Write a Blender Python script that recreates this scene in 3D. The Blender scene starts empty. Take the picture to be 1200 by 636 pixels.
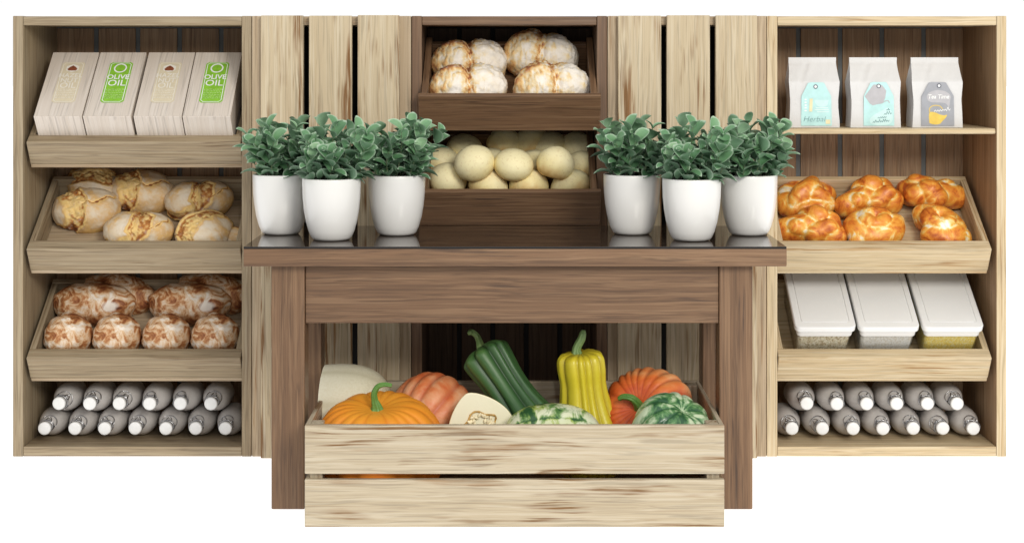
import bpy, bmesh, math, random
import numpy as np
from mathutils import Matrix, Vector, Euler
R = math.radians
random.seed(7); rng = np.random.default_rng(7)
scene = bpy.context.scene
col = scene.collection
H = 1.3008; DC = 5.5; F = 2000.0            # eye height, camera distance to the shelf fronts, focal length in photo pixels

def P(px, py, Y):                            # a photo pixel at a known depth -> a point in the place
    d = DC + Y
    return Vector(((px-600)*d/F, Y, H-(py-62)*d/F))
def PX(px, Y): return (px-600)*(DC+Y)/F
def PZ(py, Y): return H-(py-62)*(DC+Y)/F

# ------------------------------------------------------------------ node helper
class NB:
    def __init__(s, name):
        s.m = bpy.data.materials.new(name); s.m.use_nodes = True
        s.t = s.m.node_tree; s.t.nodes.clear()
        s.out = s.t.nodes.new('ShaderNodeOutputMaterial')
    def n(s, typ, props=None, **ins):
        nd = s.t.nodes.new('ShaderNode'+typ)
        for k, v in (props or {}).items(): setattr(nd, k, v)
        for k, v in ins.items():
            key = int(k[1:]) if k[0] == '_' and k[1:].isdigit() else k.replace('_', ' ')
            s.set(nd, key, v)
        return nd
    def set(s, nd, key, v):
        sock = nd.inputs[key]
        if isinstance(v, bpy.types.NodeSocket): s.t.links.new(v, sock)
        elif isinstance(v, bpy.types.Node): s.t.links.new(v.outputs[0], sock)
        else:
            if hasattr(sock.default_value, '__len__') and not isinstance(v, (int, float)):
                v = tuple(v)
                if len(sock.default_value) == 4 and len(v) == 3: v = v+(1,)
            sock.default_value = v
    def attr(s, name): return s.n('Attribute', {'attribute_name': name})
    def obj(s): return s.n('TexCoord').outputs['Object']
    def scale(s, v, sc, off=(0,0,0)):
        return s.n('Mapping', None, Vector=v, Scale=sc, Location=off).outputs[0]
    def noise(s, v, sc=1.0, detail=3, rough=.55, dist=0):
        return s.n('TexNoise', None, Vector=v, Scale=sc, Detail=detail, Roughness=rough, Distortion=dist).outputs[0]
    def math(s, op, a, b=0.0, clamp=False):
        return s.n('Math', {'operation': op, 'use_clamp': clamp}, _0=a, _1=b).outputs[0]
    def ramp(s, fac, stops, interp='LINEAR'):
        nd = s.n('ValToRGB', None, Fac=fac); cr = nd.color_ramp; cr.interpolation = interp
        while len(cr.elements) < len(stops): cr.elements.new(.5)
        for e, (p, c) in zip(cr.elements, stops):
            e.position = p; e.color = (c, c, c, 1) if isinstance(c, (int, float)) else tuple(c)+(1,)
        return nd.outputs[0]
    def mix(s, fac, a, b, mode='MIX'):
        nd = s.n('Mix', {'data_type': 'RGBA', 'blend_type': mode})
        s.set(nd, 0, fac); s.set(nd, 6, a); s.set(nd, 7, b)
        return nd.outputs[2]
    def rng(s, v, a, b, c=0., d=1.):
        return s.n('MapRange', None, _0=v, _1=a, _2=b, _3=c, _4=d).outputs[0]
    def bump(s, h, strength=.3, dist=.01):
        return s.n('Bump', None, Strength=strength, Distance=dist, Height=h).outputs[0]
    def pbr(s, color, rough=.5, normal=None, **kw):
        nd = s.n('BsdfPrincipled', None, Base_Color=color, Roughness=rough)
        if normal is not None: s.set(nd, 'Normal', normal)
        for k, v in kw.items(): s.set(nd, k.replace('_', ' '), v)
        s.t.links.new(nd.outputs[0], s.out.inputs[0]); s.p = nd
        return s.m

def wood(name, base, dark, light, streak, streak_amt=.8, knots=0.0, rough=.55, spec=.35, hi=.64, con=1.0, lines=.5, broad=.0):
    b = NB(name); g = b.attr('gc').outputs['Vector']
    w = b.noise(b.scale(g, (2.2, 9, 9)), 1, 2)
    wob = b.n('VectorMath', {'operation': 'SCALE'}, _0=b.n('CombineXYZ', None, X=0.0, Y=b.math('SUBTRACT', w, .5), Z=b.math('SUBTRACT', w, .5)).outputs[0], Scale=.022).outputs[0]
    v = b.n('VectorMath', {'operation': 'ADD'}, _0=g, _1=wob).outputs[0]
    bands = b.noise(b.scale(v, (.8, 75, 75)), 1, 6, .7)
    mid = lambda q: tuple(x+(y-x)*con for x, y in zip(base, q))
    c = b.ramp(bands, [(.34, mid(dark)), (.47, base), (.54, base), (.66, mid(light))])
    plank = b.noise(b.scale(g, (.25, 7, 7), (4, 8, 2)), 1, 2)
    c = b.mix(b.ramp(plank, [(.38, .35), (.62, 0.0)]), c, dark)
    st = b.noise(b.scale(v, (2.6, 115, 115), (3.1, 1.7, 5.2)), 1, 4, .55, .15)
    sf = b.ramp(st, [(hi-.09, 0.0), (hi-.05, .55), (hi-.01, 1.0)])
    pat = b.ramp(b.noise(b.scale(g, (2.6, 15, 15), (9, 2, 1)), 1, 3), [(.50, .04), (.61, 1.0)])
    c = b.mix(b.math('MULTIPLY', b.math('MULTIPLY', sf, pat), streak_amt), c, streak)
    br = b.ramp(b.noise(b.scale(v, (1.5, 48, 48), (2, 9, 4)), 1, 5, .6, .2), [(.56, 0.0), (.64, 1.0)])
    c = b.mix(b.math('MULTIPLY', b.math('MULTIPLY', br, b.math('ADD', pat, .12, True)), broad), c, tuple(x*1.35 for x in streak))
    fib = b.noise(b.scale(v, (4, 150, 150)), 1, 2, .5)
    c = b.mix(b.ramp(fib, [(.36, .50), (.46, 0.0)]), c, tuple(x*.55 for x in base))
    gl_ = b.noise(b.scale(v, (.6, 34, 34), (7, 3, 8)), 1, 4, .5)
    ln_ = b.ramp(gl_, [(.405, 0.0), (.425, .8), (.445, 0.0), (.485, 0.0), (.50, 1.0), (.52, 0.0), (.565, 0.0), (.58, .7), (.60, 0.0)])
    c = b.mix(b.math('MULTIPLY', ln_, lines), c, tuple(x*.35+y*.25 for x, y in zip(streak, base)))
    fl = b.noise(b.scale(v, (2.5, 120, 120), (5, 5, 5)), 1, 3)
    c = b.mix(b.ramp(fl, [(.53, 0.0), (.62, .45)]), c, light)
    if knots > 0:
        vo = b.n('TexVoronoi', {'feature': 'F1'}, Vector=b.scale(v, (3.0, 9, 0)), Scale=1.0)
        sep = b.n('SeparateColor', None, Color=vo.outputs['Color']).outputs[0]
        has = b.math('GREATER_THAN', sep, 1-knots)
        dd = b.math('ADD', vo.outputs['Distance'], b.math('MULTIPLY', b.math('SUBTRACT', st, .5), .25))
        halo = b.math('MULTIPLY', b.ramp(dd, [(.02, .9), (.09, .45), (.19, 0.0)]), has)
        core = b.math('MULTIPLY', b.ramp(dd, [(.03, 1.0), (.07, 0.0)]), has)
        c = b.mix(halo, c, streak); c = b.mix(core, c, (.035, .012, .006))
    bm = b.bump(b.math('ADD', fib, b.math('MULTIPLY', bands, .6)), .22, .002)
    r = b.rng(fib, .3, .7, rough-.06, rough+.12)
    return b.pbr(c, r, bm, Specular_IOR_Level=spec)

def plain(name, color, rough=.5, var=.06, sc=30, bump=0.0, **kw):
    b = NB(name); n = b.noise(b.obj(), sc, 4)
    c = b.mix(b.ramp(n, [(.35, 0.0), (.65, 1.0)]), tuple(x*(1-var) for x in color), tuple(min(1, x*(1+var)) for x in color))
    return b.pbr(c, rough, b.bump(n, bump, .002) if bump else None, **kw)

M = {}
M['pine'] = wood('pine', (.59,.47,.295), (.49,.365,.20), (.69,.595,.425), (.29,.15,.045), .85, .05, con=.8, lines=.28, broad=.5)
M['pine_knotty'] = wood('pine_knotty', (.555,.455,.305), (.455,.35,.21), (.645,.565,.42), (.19,.088,.025), 1.0, .45, hi=.55, con=.6, lines=.22, broad=.75)
M['pine_old_dimmed'] = wood('pine_weathered_dimmed', (.335,.26,.165), (.245,.18,.105), (.42,.345,.235), (.14,.08,.04), .85, .0)  # weathered grey, with the weaker light at this end darkened into the colour
M['pine_shaded'] = wood('pine_shaded', (.37,.235,.135), (.265,.16,.085), (.45,.31,.19), (.09,.045,.02), .7, .06)  # interior shade and brown bounce light put into the wood colour
M['pine_dim'] = wood('pine_dim', (.45,.35,.235), (.36,.26,.155), (.53,.43,.30), (.24,.12,.04), .8, .0)
M['crate_pine'] = wood('crate_pine', (.455,.385,.275), (.37,.295,.19), (.545,.485,.375), (.17,.085,.028), 1.0, .30, hi=.58, con=.8, lines=.30, broad=.6)
M['walnut'] = wood('walnut', (.176,.097,.050), (.098,.052,.027), (.25,.15,.082), (.055,.031,.020), .9, .0, .45, .4)
M['walnut_shaded'] = wood('walnut_shaded', (.085,.05,.03), (.05,.03,.02), (.11,.07,.042), (.02,.012,.008), .8, .0, .6, .2)  # darkness of the unlit interior put into the walnut colour
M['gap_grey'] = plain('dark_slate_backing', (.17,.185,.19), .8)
M['black_shade_edge'] = plain('black_shade_and_edge', (.012,.011,.011), .9)  # painted darkness behind the slats; also the black edge of the glass top
M['black_gap'] = plain('black_gap_edge', (.02,.018,.016), .7)

# ------------------------------------------------------------------ object helpers
def link(o, parent=None):
    col.objects.link(o)
    if parent is not None: o.parent = parent
    return o
def tag(o, label=None, cat=None, group=None, kind=None):
    if label: o['label'] = label
    if cat: o['category'] = cat
    if group: o['group'] = group
    if kind: o['kind'] = kind
    return o
def empty(name, loc=(0,0,0), rot=(0,0,0), label=None, cat=None, group=None):
    o = bpy.data.objects.new(name, None); o.empty_display_size = .05
    o.location = loc; o.rotation_euler = rot
    return tag(link(o), label, cat, group)
def mesh(name, V, Fc, mat, parent=None, smooth=True, attrs=None, mats=None):
    me = bpy.data.meshes.new(name)
    me.from_pydata([tuple(v) for v in V], [], [tuple(f) for f in Fc])
    if isinstance(mat, (list, tuple)):
        for m in mat: me.materials.append(m)
    else: me.materials.append(mat)
    if mats is not None: me.polygons.foreach_set('material_index', list(mats))
    if smooth: me.polygons.foreach_set('use_smooth', [True]*len(me.polygons))
    for k, a in (attrs or {}).items():
        a = np.asarray(a, dtype=np.float32)
        if a.ndim == 1:
            at = me.attributes.new(k, 'FLOAT', 'POINT'); at.data.foreach_set('value', a)
        else:
            at = me.attributes.new(k, 'FLOAT_VECTOR', 'POINT'); at.data.foreach_set('vector', a.ravel())
    me.update()
    return link(bpy.data.objects.new(name, me), parent)

class Geo:                                   # collects pieces of ONE part
    def __init__(s): s.V = []; s.F = []; s.A = {}
    def add(s, V, Fc, **attrs):
        o = len(s.V); s.V += [tuple(v) for v in V]; s.F += [tuple(i+o for i in f) for f in Fc]
        for k, a in attrs.items(): s.A.setdefault(k, []).extend([tuple(x) if hasattr(x, '__len__') else x for x in a])
        return s
    def build(s, name, mat, parent=None, smooth=True):
        return mesh(name, s.V, s.F, mat, parent, smooth, {k: np.array(a) for k, a in s.A.items()})

def box_geo(x0, x1, y0, y1, z0, z1, bevel=.0022, seg=2):
    bm = bmesh.new(); bmesh.ops.create_cube(bm, size=1)
    for v in bm.verts:
        v.co = Vector((x0+(v.co.x+.5)*(x1-x0), y0+(v.co.y+.5)*(y1-y0), z0+(v.co.z+.5)*(z1-z0)))
    if bevel: bmesh.ops.bevel(bm, geom=bm.edges[:], offset=bevel, segments=seg, profile=.5, affect='EDGES')
    bm.verts.index_update()
    V = [tuple(v.co) for v in bm.verts]; Fc = [[v.index for v in f.verts] for f in bm.faces]
    bm.free(); return V, Fc
def grain_coords(V, grain):
    V = np.array(V); o = rng.uniform(-40, 40, 3)
    idx = {'x': (0,2,1), 'y': (1,0,2), 'z': (2,0,1)}[grain]
    return V[:, idx]+o
def board(name, x0, x1, y0, y1, z0, z1, mat, parent=None, grain='x', bevel=.0022, inner=None):
    V, Fc = box_geo(x0, x1, y0, y1, z0, z1, bevel)
    if inner:                                # the face turned to the inside of the unit takes a colour with the shade painted in
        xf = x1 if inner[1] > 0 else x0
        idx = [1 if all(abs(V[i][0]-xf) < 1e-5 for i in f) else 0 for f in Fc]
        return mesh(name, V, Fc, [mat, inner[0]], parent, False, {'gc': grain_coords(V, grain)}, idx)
    return mesh(name, V, Fc, mat, parent, False, {'gc': grain_coords(V, grain)})
def boards(name, lst, mat, parent=None, grain='x', bevel=.002):
    g = Geo()
    for b in lst:
        V, Fc = box_geo(*b, bevel); g.add(V, Fc, gc=grain_coords(V, grain))
    return g.build(name, mat, parent, False)

def dup(o, parent=None):
    c = o.copy(); col.objects.link(c); c.parent = parent
    for ch in list(o.children): dup(ch, c)
    return c

def lathe(profile, n=40, axis='z', cap=True):
    V = []; Fc = []
    for r, h in profile:
        for i in range(n):
            a = 2*math.pi*i/n; V.append((r*math.cos(a), r*math.sin(a), h))
    for j in range(len(profile)-1):
        for i in range(n):
            k = (i+1) % n; Fc.append((j*n+i, j*n+k, (j+1)*n+k, (j+1)*n+i))
    if cap:
        Fc.append(tuple(range(n))[::-1]); Fc.append(tuple((len(profile)-1)*n+i for i in range(n)))
    if axis == 'y': V = [(x, z, -y) for x, y, z in V]
    return V, Fc

def tube(pts, radii, n=10, ridges=0, rd=0.15):
    pts = [Vector(p) for p in pts]; V = []; Fc = []
    if isinstance(radii, (int, float)): radii = [radii]*len(pts)
    up = Vector((0,0,1)); prev = None
    for i, p in enumerate(pts):
        t = (pts[min(i+1, len(pts)-1)]-pts[max(i-1, 0)]).normalized()
        if prev is None:
            a = t.orthogonal().normalized()
        else:
            a = (prev-t*prev.dot(t)).normalized()
        prev = a; bb = t.cross(a)
        for k in range(n):
            an = 2*math.pi*k/n; r = radii[i]*(1+(rd*math.cos(ridges*an) if ridges else 0))
            V.append(p+(a*math.cos(an)+bb*math.sin(an))*r)
    for i in range(len(pts)-1):
        for k in range(n):
            q = (k+1) % n; Fc.append((i*n+k, i*n+q, (i+1)*n+q, (i+1)*n+k))
    Fc.append(tuple(range(n))[::-1]); Fc.append(tuple((len(pts)-1)*n+k for k in range(n)))
    return V, Fc
def spline(ctrl, m=6):
    ctrl = [np.array(c, float) for c in ctrl]; out = []
    c = [2*ctrl[0]-ctrl[1]]+ctrl+[2*ctrl[-1]-ctrl[-2]]
    for i in range(1, len(c)-2):
        for k in range(m):
            t = k/m; a, b_, d, e = c[i-1], c[i], c[i+1], c[i+2]
            out.append(.5*((2*b_)+(-a+d)*t+(2*a-5*b_+4*d-e)*t*t+(-a+3*b_-3*d+e)*t**3))
    out.append(ctrl[-1]); return out

# vectorised gradient noise
_perm = rng.permutation(256); _perm = np.concatenate([_perm, _perm, _perm])
_grad = rng.normal(size=(256, 3)); _grad /= np.linalg.norm(_grad, axis=1, keepdims=True)
def pnoise(Pt):
    Pt = np.asarray(Pt, float); i = np.floor(Pt).astype(int); f = Pt-i; i &= 255
    u = f*f*f*(f*(f*6-15)+10); res = 0
    for dx in (0, 1):
        for dy in (0, 1):
            for dz in (0, 1):
                h = _perm[_perm[_perm[(i[:,0]+dx) & 255]+((i[:,1]+dy) & 255)]+((i[:,2]+dz) & 255)]
                g = _grad[h & 255]; d = f-np.array([dx, dy, dz])
                w = (u[:,0] if dx else 1-u[:,0])*(u[:,1] if dy else 1-u[:,1])*(u[:,2] if dz else 1-u[:,2])
                res = res+w*(g*d).sum(1)
    return res
def fbm(Pt, o=4):
    r = 0; a = 1
    for k in range(o): r = r+a*pnoise(np.asarray(Pt)*2**k+17*k); a *= .5
    return r

_ico = {}
def ico(sub=5):
    if sub not in _ico:
        bm = bmesh.new(); bmesh.ops.create_icosphere(bm, subdivisions=sub, radius=1); bm.verts.index_update()
        _ico[sub] = (np.array([v.co[:] for v in bm.verts]), [[v.index for v in f.verts] for f in bm.faces]); bm.free()
    D, Fc = _ico[sub]; return D/np.linalg.norm(D, axis=1, keepdims=True), Fc

def lobes_radius(D, lobes, k=.03):
    """Outer hull of several lobes seen from the middle; crease = 1 where two of them meet."""
    rs = []
    for lobe in lobes:
        best = np.zeros(len(D))
        for c, r in lobe:
            c = np.array(c, float); b_ = D@c; disc = b_*b_-c@c+r*r
            best = np.maximum(best, np.where(disc > 0, b_+np.sqrt(np.maximum(disc, 0)), 0))
        rs.append(best)
    rs = np.array(rs); order = np.sort(rs, axis=0); top, sec = order[-1], order[-2]
    h = np.maximum(0, k-(top-sec))/k
    return top-h*h*k*.35, np.exp(-(top-sec)/.07), rs.argmax(0)

# ------------------------------------------------------------------ the surface, the world, the camera, the lamps
b = NB('glowing_white_floor')
em = b.n('Emission', None, Color=(1,1,1,1), Strength=.87)  # the floor is no lamp; this added glow washes out shadows on it
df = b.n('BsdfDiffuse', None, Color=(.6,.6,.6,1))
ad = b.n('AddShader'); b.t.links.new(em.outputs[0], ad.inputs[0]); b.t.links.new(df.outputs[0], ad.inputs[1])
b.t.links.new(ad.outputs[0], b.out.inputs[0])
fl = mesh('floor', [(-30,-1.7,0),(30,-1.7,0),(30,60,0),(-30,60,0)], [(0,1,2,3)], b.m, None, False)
tag(fl, 'added white floor with its own glow, under the display', 'floor', kind='structure')

w = bpy.data.worlds.new('World'); scene.world = w; w.use_nodes = True
nt = w.node_tree; nt.nodes.clear()
tc = nt.nodes.new('ShaderNodeTexCoord'); sx = nt.nodes.new('ShaderNodeSeparateXYZ')
mr = nt.nodes.new('ShaderNodeMapRange'); bg = nt.nodes.new('ShaderNodeBackground'); ow = nt.nodes.new('ShaderNodeOutputWorld')
nt.links.new(tc.outputs['Generated'], sx.inputs[0]); nt.links.new(sx.outputs['Y'], mr.inputs[0])
mr.inputs[1].default_value = .35; mr.inputs[2].default_value = .75; mr.inputs[3].default_value = .82; mr.inputs[4].default_value = 1.02
nt.links.new(mr.outputs[0], bg.inputs['Strength']); bg.inputs['Color'].default_value = (1,1,1,1)
nt.links.new(bg.outputs[0], ow.inputs[0])

cam = bpy.data.cameras.new('camera'); co = bpy.data.objects.new('camera', cam); col.objects.link(co)
co.location = (0, -DC, H); co.rotation_euler = (R(90), 0, 0)
cam.sensor_width = 36; cam.lens = 36*F/1200; cam.shift_y = -(318-62)/1200; cam.clip_end = 200; cam.clip_start = .05
scene.camera = co
def area(name, loc, aim, size, power, color=(1,1,1), sy=None):
    l = bpy.data.lights.new(name, 'AREA'); l.energy = power; l.size = size; l.color = color
    if sy: l.shape = 'RECTANGLE'; l.size_y = sy
    o = bpy.data.objects.new(name, l); col.objects.link(o); o.location = loc
    o.rotation_euler = (Vector(aim)-Vector(loc)).to_track_quat('-Z', 'Y').to_euler()
    return o
area('strip_light', (.25, -5.7, 2.5), (0, 0, .75), .22, 32, (1, .97, .93), .7)
area('key_light', (2.2, -6.2, 3.3), (.2, 0, .6), 1.6, 240, (1, .955, .87))
scene.view_settings.view_transform = 'Standard'; scene.view_settings.look = 'None'; scene.view_settings.exposure = 0
scene.cycles.use_denoising = True
try: scene.cycles.denoiser = 'OPENIMAGEDENOISE'
except Exception: pass
scene.cycles.max_bounces = 8; scene.cycles.caustics_reflective = False; scene.cycles.caustics_refractive = False
scene.render.film_transparent = False

# ------------------------------------------------------------------ shelf units
TH = R(33)
ZT = PZ(19, 0); DEP = .414; BT = .033
def back_slats(root, xa, xb, mat, backing, n=5, gap=.016, z0=.034, z1=ZT-.034):
    wd = (xb-xa-gap*(n-1))/n
    boards('back_panel', [(xa+i*(wd+gap), xa+i*(wd+gap)+wd, DEP-.005, DEP, z0, z1) for i in range(n)], mat, root, 'z')
    board('backing_sheet', xa-.005, xb+.005, DEP+.0006, DEP+.008, z0-.03, z1+.03, backing, root, 'z', 0)
def shelf(name, xo0, xi0, xi1, xo1, mat, inner, backing, label, cat='shelf unit', back=None):
    root = empty(name, ((xo0+xo1)/2, DEP/2, 0), label=label, cat=cat); dx = -(xo0+xo1)/2; dy = -DEP/2
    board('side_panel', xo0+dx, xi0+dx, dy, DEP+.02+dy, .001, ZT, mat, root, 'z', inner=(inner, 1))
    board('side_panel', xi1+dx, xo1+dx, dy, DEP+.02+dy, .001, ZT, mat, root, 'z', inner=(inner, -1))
    board('top_board', xi0+dx+.0005, xi1+dx-.0005, dy+.001, DEP+.02+dy, ZT-.030, ZT-.001, mat, root, 'x')
    board('bottom_board', xi0+dx+.0005, xi1+dx-.0005, dy+.001, DEP+.02+dy, .0015, .033, mat, root, 'x')
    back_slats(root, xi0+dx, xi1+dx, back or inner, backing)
    for o in root.children:
        if o.name.split('.')[0] in ('back_panel', 'backing_sheet'): o.location.y = dy
    return root, dx, dy
L0, L1, L2, L3 = PX(15,0), PX(27,0), PX(283.3,0), PX(295,0)
Rx0, Rx1, Rx2, Rx3 = PX(898.3,0), PX(911,0), PX(1168,0), PX(1179.5,0)
W0, W1, W2, W3 = PX(482,0), PX(494.4,0), PX(699.3,0), PX(711.7,0)
left_shelf, _, _ = shelf('pine_shelf', L0, L1, L2, L3-.0008, M['pine_old_dimmed'], M['pine_old_dimmed'], M['gap_grey'], 'weathered greyish pine shelf unit in dimmed colour, holding oil boxes, bread trays and bottles', back=M['pine_shaded'])
right_shelf, rdx, rdy = shelf('pine_shelf', Rx0+.0008, Rx1, Rx2, Rx3, M['pine'], M['pine_shaded'], M['gap_grey'], 'pale pine shelf unit holding paper tea bags, knotted buns and white-lidded boxes')
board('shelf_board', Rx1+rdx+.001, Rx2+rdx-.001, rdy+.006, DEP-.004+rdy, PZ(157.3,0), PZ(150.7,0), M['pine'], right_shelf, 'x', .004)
walnut_shelf, _, _ = shelf('walnut_shelf', W0+.0008, W1, W2, W3-.0008, M['walnut'], M['walnut_shaded'], M['black_shade_edge'], 'dark walnut shelf unit in the middle holding two tilted bread trays')

# slatted back-to-front crates between the shelves
def slat_unit(x0, x1, pl, post0, post1, mat, pmat, label):
    root = empty('slatted_unit', ((x0+x1)/2, .2, 0), label=label, cat='slatted crate', group='tall crates faced with three planks')
    dx = -(x0+x1)/2; dy = -.2
    board('side_post', x0+dx+.0008, post0+dx, dy, DEP+dy, .001, ZT, pmat, root, 'z')
    board('side_post', post1+dx, x1+dx-.0008, dy, DEP+dy, .001, ZT, pmat, root, 'z')
    for za, zb in ((ZT-.030, ZT-.001), (.002, .034)):
        board('cross_rail', post0+dx+.001, post1+dx-.001, dy+.001, dy+.03, za, zb, pmat, root, 'x')
    board('top_board', post0+dx+.001, post1+dx-.001, dy+.0305, dy+.312, ZT-.030, ZT-.001, pmat, root, 'x')
    board('back_panel', post0+dx+.001, post1+dx-.001, dy+.3125, dy+.322, .003, ZT-.002, M['black_shade_edge'], root, 'z')  # added black sheet: stops light from behind so the plank gaps stay dark
    for a, c in pl:
        board('plank', PX(a,-.028)+dx, PX(c,-.028)+dx, dy-.0285, dy-.0015, .002, ZT+.001+random.uniform(-.001,.002), mat, root, 'z', .003)
    return root
slat_unit(L3, W0, ((305.4,355.3),(362,412.3),(419,468)), PX(306,0), PX(467,0), M['pine_knotty'], M['pine_dim'], 'slatted pine crate beside the weathered shelf, behind the plants nearest it')
slat_unit(W3, Rx0, ((724.2,775),(781.3,832),(838.6,887.4)), PX(725,0), PX(886,0), M['pine_knotty'], M['pine_dim'], 'slatted pine crate beside the pale shelf, between it and the walnut unit')

# ------------------------------------------------------------------ tilted trays
def tray(x0, x1, Yo, Zo, th, mat, label, group, t=.045, h=.103, L=.388, hb=.103, fx=None, fz=None, bottom=None):
    xc = (x0+x1)/2; root = empty('display_tray', (xc, Yo, Zo), (th, 0, 0), label, 'tray', group)
    a, c = x0-xc, x1-xc; f0, f1 = (fx[0]-xc, fx[1]-xc) if fx else (a, c)
    zb = .014
    board('front_board', f0, f1, 0, t, zb+.001 if not fx else 0, h, mat, root, 'x', .003)
    board('bottom_board', a+.001, c-.001, .002 if not fx else t+.0005, L, 0, zb, bottom or mat, root, 'x', .002)
    for s0, s1 in ((a, a+.020), (c-.020, c)):
        board('side_board', s0, s1, t+.0005, L-.021, zb+.0005, h-.001, mat, root, 'y', .002)
    board('back_board', a, c, L-.020, L, zb+.0005, hb, mat, root, 'x', .002)
    return root
def frame_of(root): return Matrix.LocRotScale(root.location, root.rotation_euler, None)
g1 = 'tilted pine trays in the end shelves'
TL = [tray(-1.5625, -.8735, .044, z, TH, M['pine_old_dimmed'], lb, g1, hb=h_, bottom=M['pine_dim']) for z, lb, h_ in (
    (.9266, 'tilted weathered, dim-coloured pine tray carrying the four oil boxes', .058),
    (.583, 'tilted weathered, dim-coloured pine tray filled with pale floury rustic loaves', .103),
    (.2336, 'tilted weathered, dim-coloured pine tray filled with brown marbled loaves', .103))]
TR = [tray(.8575, 1.5435, .044, z, TH, M['pine'], lb, g1) for z, lb in (
    (.583, 'tilted pale pine tray of glossy orange knotted buns'), (.2336, 'tilted pale pine tray holding three white-lidded food boxes'))]
g2 = 'tilted walnut trays in the middle shelf'
TW = [tray(W1+.002, W2-.002, -.016, z, R(30), M['walnut'], lb, g2, t=.018, h=.132, L=.40, fx=(PX(490.5,-.05), PX(703.8,-.05))) for z, lb in (
    (1.0501, 'tilted walnut tray of white-floured split loaves at the top'), (.7460, 'tilted walnut tray full of small pale round rolls'))]

def on_tray(root, px, py, zl):
    """The point of the tray's sloping plane, zl above its underside, that is seen at this pixel."""
    Mx = frame_of(root); lo, hi = -.1, .6
    for _ in range(50):
        s = (lo+hi)/2; p = Mx @ Vector((0, s, zl)); y = 62+(H-p.z)*F/(DC+p.y)
        if y > py: lo = s
        else: hi = s
    return Vector((PX(px, p.y), p.y, p.z))

# ------------------------------------------------------------------ bread
def flour_mat(name, stops, sc, crease_amt, noise_amt, speck, rough=.72, bump=.5):
    b = NB(name); o = b.obj(); cr = b.attr('crease').outputs['Fac']
    n1 = b.noise(o, sc, 5, .62, .6); n2 = b.noise(o, sc*5, 4, .6)
    t = b.math('ADD', b.math('MULTIPLY', cr, crease_amt), b.math('MULTIPLY', b.math('SUBTRACT', n1, .5), noise_amt))
    t = b.math('ADD', t, b.math('MULTIPLY', b.math('SUBTRACT', n2, .5), .16)); t = b.math('ADD', t, .25, True)
    c = b.ramp(t, stops)
    c = b.mix(b.ramp(n2, [(.55, 0.0), (.72, speck)]), c, (.86, .82, .76))
    return b.pbr(c, rough, b.bump(b.math('ADD', n2, b.math('MULTIPLY', n1, 1.5)), bump, .004))
M['rustic'] = flour_mat('rustic_crust', [(.08,(.74,.66,.54)), (.26,(.69,.56,.39)), (.38,(.66,.42,.18)), (.52,(.78,.52,.18)), (.66,(.80,.58,.24)), (.78,(.46,.18,.035)), (.95,(.17,.05,.012))], 11, 1.0, .85, .30)
M['floury'] = flour_mat('floury_crust', [(.10,(.85,.81,.76)), (.30,(.83,.76,.66)), (.42,(.80,.64,.38)), (.58,(.74,.46,.18)), (.76,(.46,.185,.065)), (.95,(.22,.07,.03))], 13, 1.0, .55, .40, bump=.8)
def marble_mat():
    b = NB('marbled_crust'); o = b.obj()
    wv = b.noise(o, 8, 3, .5); wv2 = b.n('TexNoise', None, Vector=o, Scale=7.0, Detail=3.0).outputs[1]
    v = b.n('VectorMath', {'operation': 'ADD'}, _0=o, _1=b.n('VectorMath', {'operation': 'SCALE'}, _0=wv2, Scale=.07).outputs[0]).outputs[0]
    n1 = b.noise(v, 19, 7, .66, .9)
    c = b.ramp(n1, [(.32,(.085,.024,.009)), (.40,(.24,.070,.020)), (.47,(.46,.20,.070)), (.53,(.68,.47,.28)), (.63,(.82,.75,.66))])
    big = b.attr('crease').outputs['Fac']
    c = b.mix(b.math('MULTIPLY', b.ramp(b.math('ADD', big, b.math('MULTIPLY', b.math('SUBTRACT', n1, .5), .8)), [(.55,0.0),(.75,1.0)]), .9), c, (.83,.77,.69))
    return b.pbr(c, .6, b.bump(n1, .5, .004))
M['marbled'] = marble_mat()
def roll_mat():
    b = NB('pale_roll'); o = b.obj(); n = b.noise(o, 30, 5, .6); n3 = b.noise(o, 120, 2)
    z = b.attr('crease').outputs['Fac']
    t = b.math('ADD', z, b.math('MULTIPLY', b.math('SUBTRACT', n, .5), .7), True)
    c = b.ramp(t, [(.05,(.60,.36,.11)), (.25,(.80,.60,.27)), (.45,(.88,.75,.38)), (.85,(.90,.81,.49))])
    c = b.mix(b.ramp(n3, [(.55,0.0),(.7,.3)]), c, (.60,.40,.16))
    return b.pbr(c, .6, b.bump(n, .35, .003))
M['roll'] = roll_mat()
def knot_mat():
    b = NB('brioche_glaze'); o = b.obj(); cr = b.attr('crease').outputs['Fac']; n = b.noise(o, 17, 4, .6, 1.6); n2 = b.noise(o, 45, 4)
    t = b.math('ADD', b.math('MULTIPLY', cr, .50), b.math('MULTIPLY', b.math('SUBTRACT', n, .5), 1.7))
    t = b.math('ADD', b.math('ADD', t, .22), b.math('MULTIPLY', b.math('SUBTRACT', n2, .5), .25), True)
    c = b.ramp(t, [(.02,(.46,.10,.016)), (.20,(.70,.22,.03)), (.38,(.82,.36,.05)), (.52,(.88,.54,.13)), (.66,(.90,.74,.38)), (.80,(.90,.86,.74))])
    return b.pbr(c, b.rng(n, .3, .7, .32, .50), b.bump(b.math('ADD', n, b.math('MULTIPLY', n2, .4)), .4, .004), Coat_Weight=.06, Coat_Roughness=.3)
M['knot'] = knot_mat()

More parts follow.
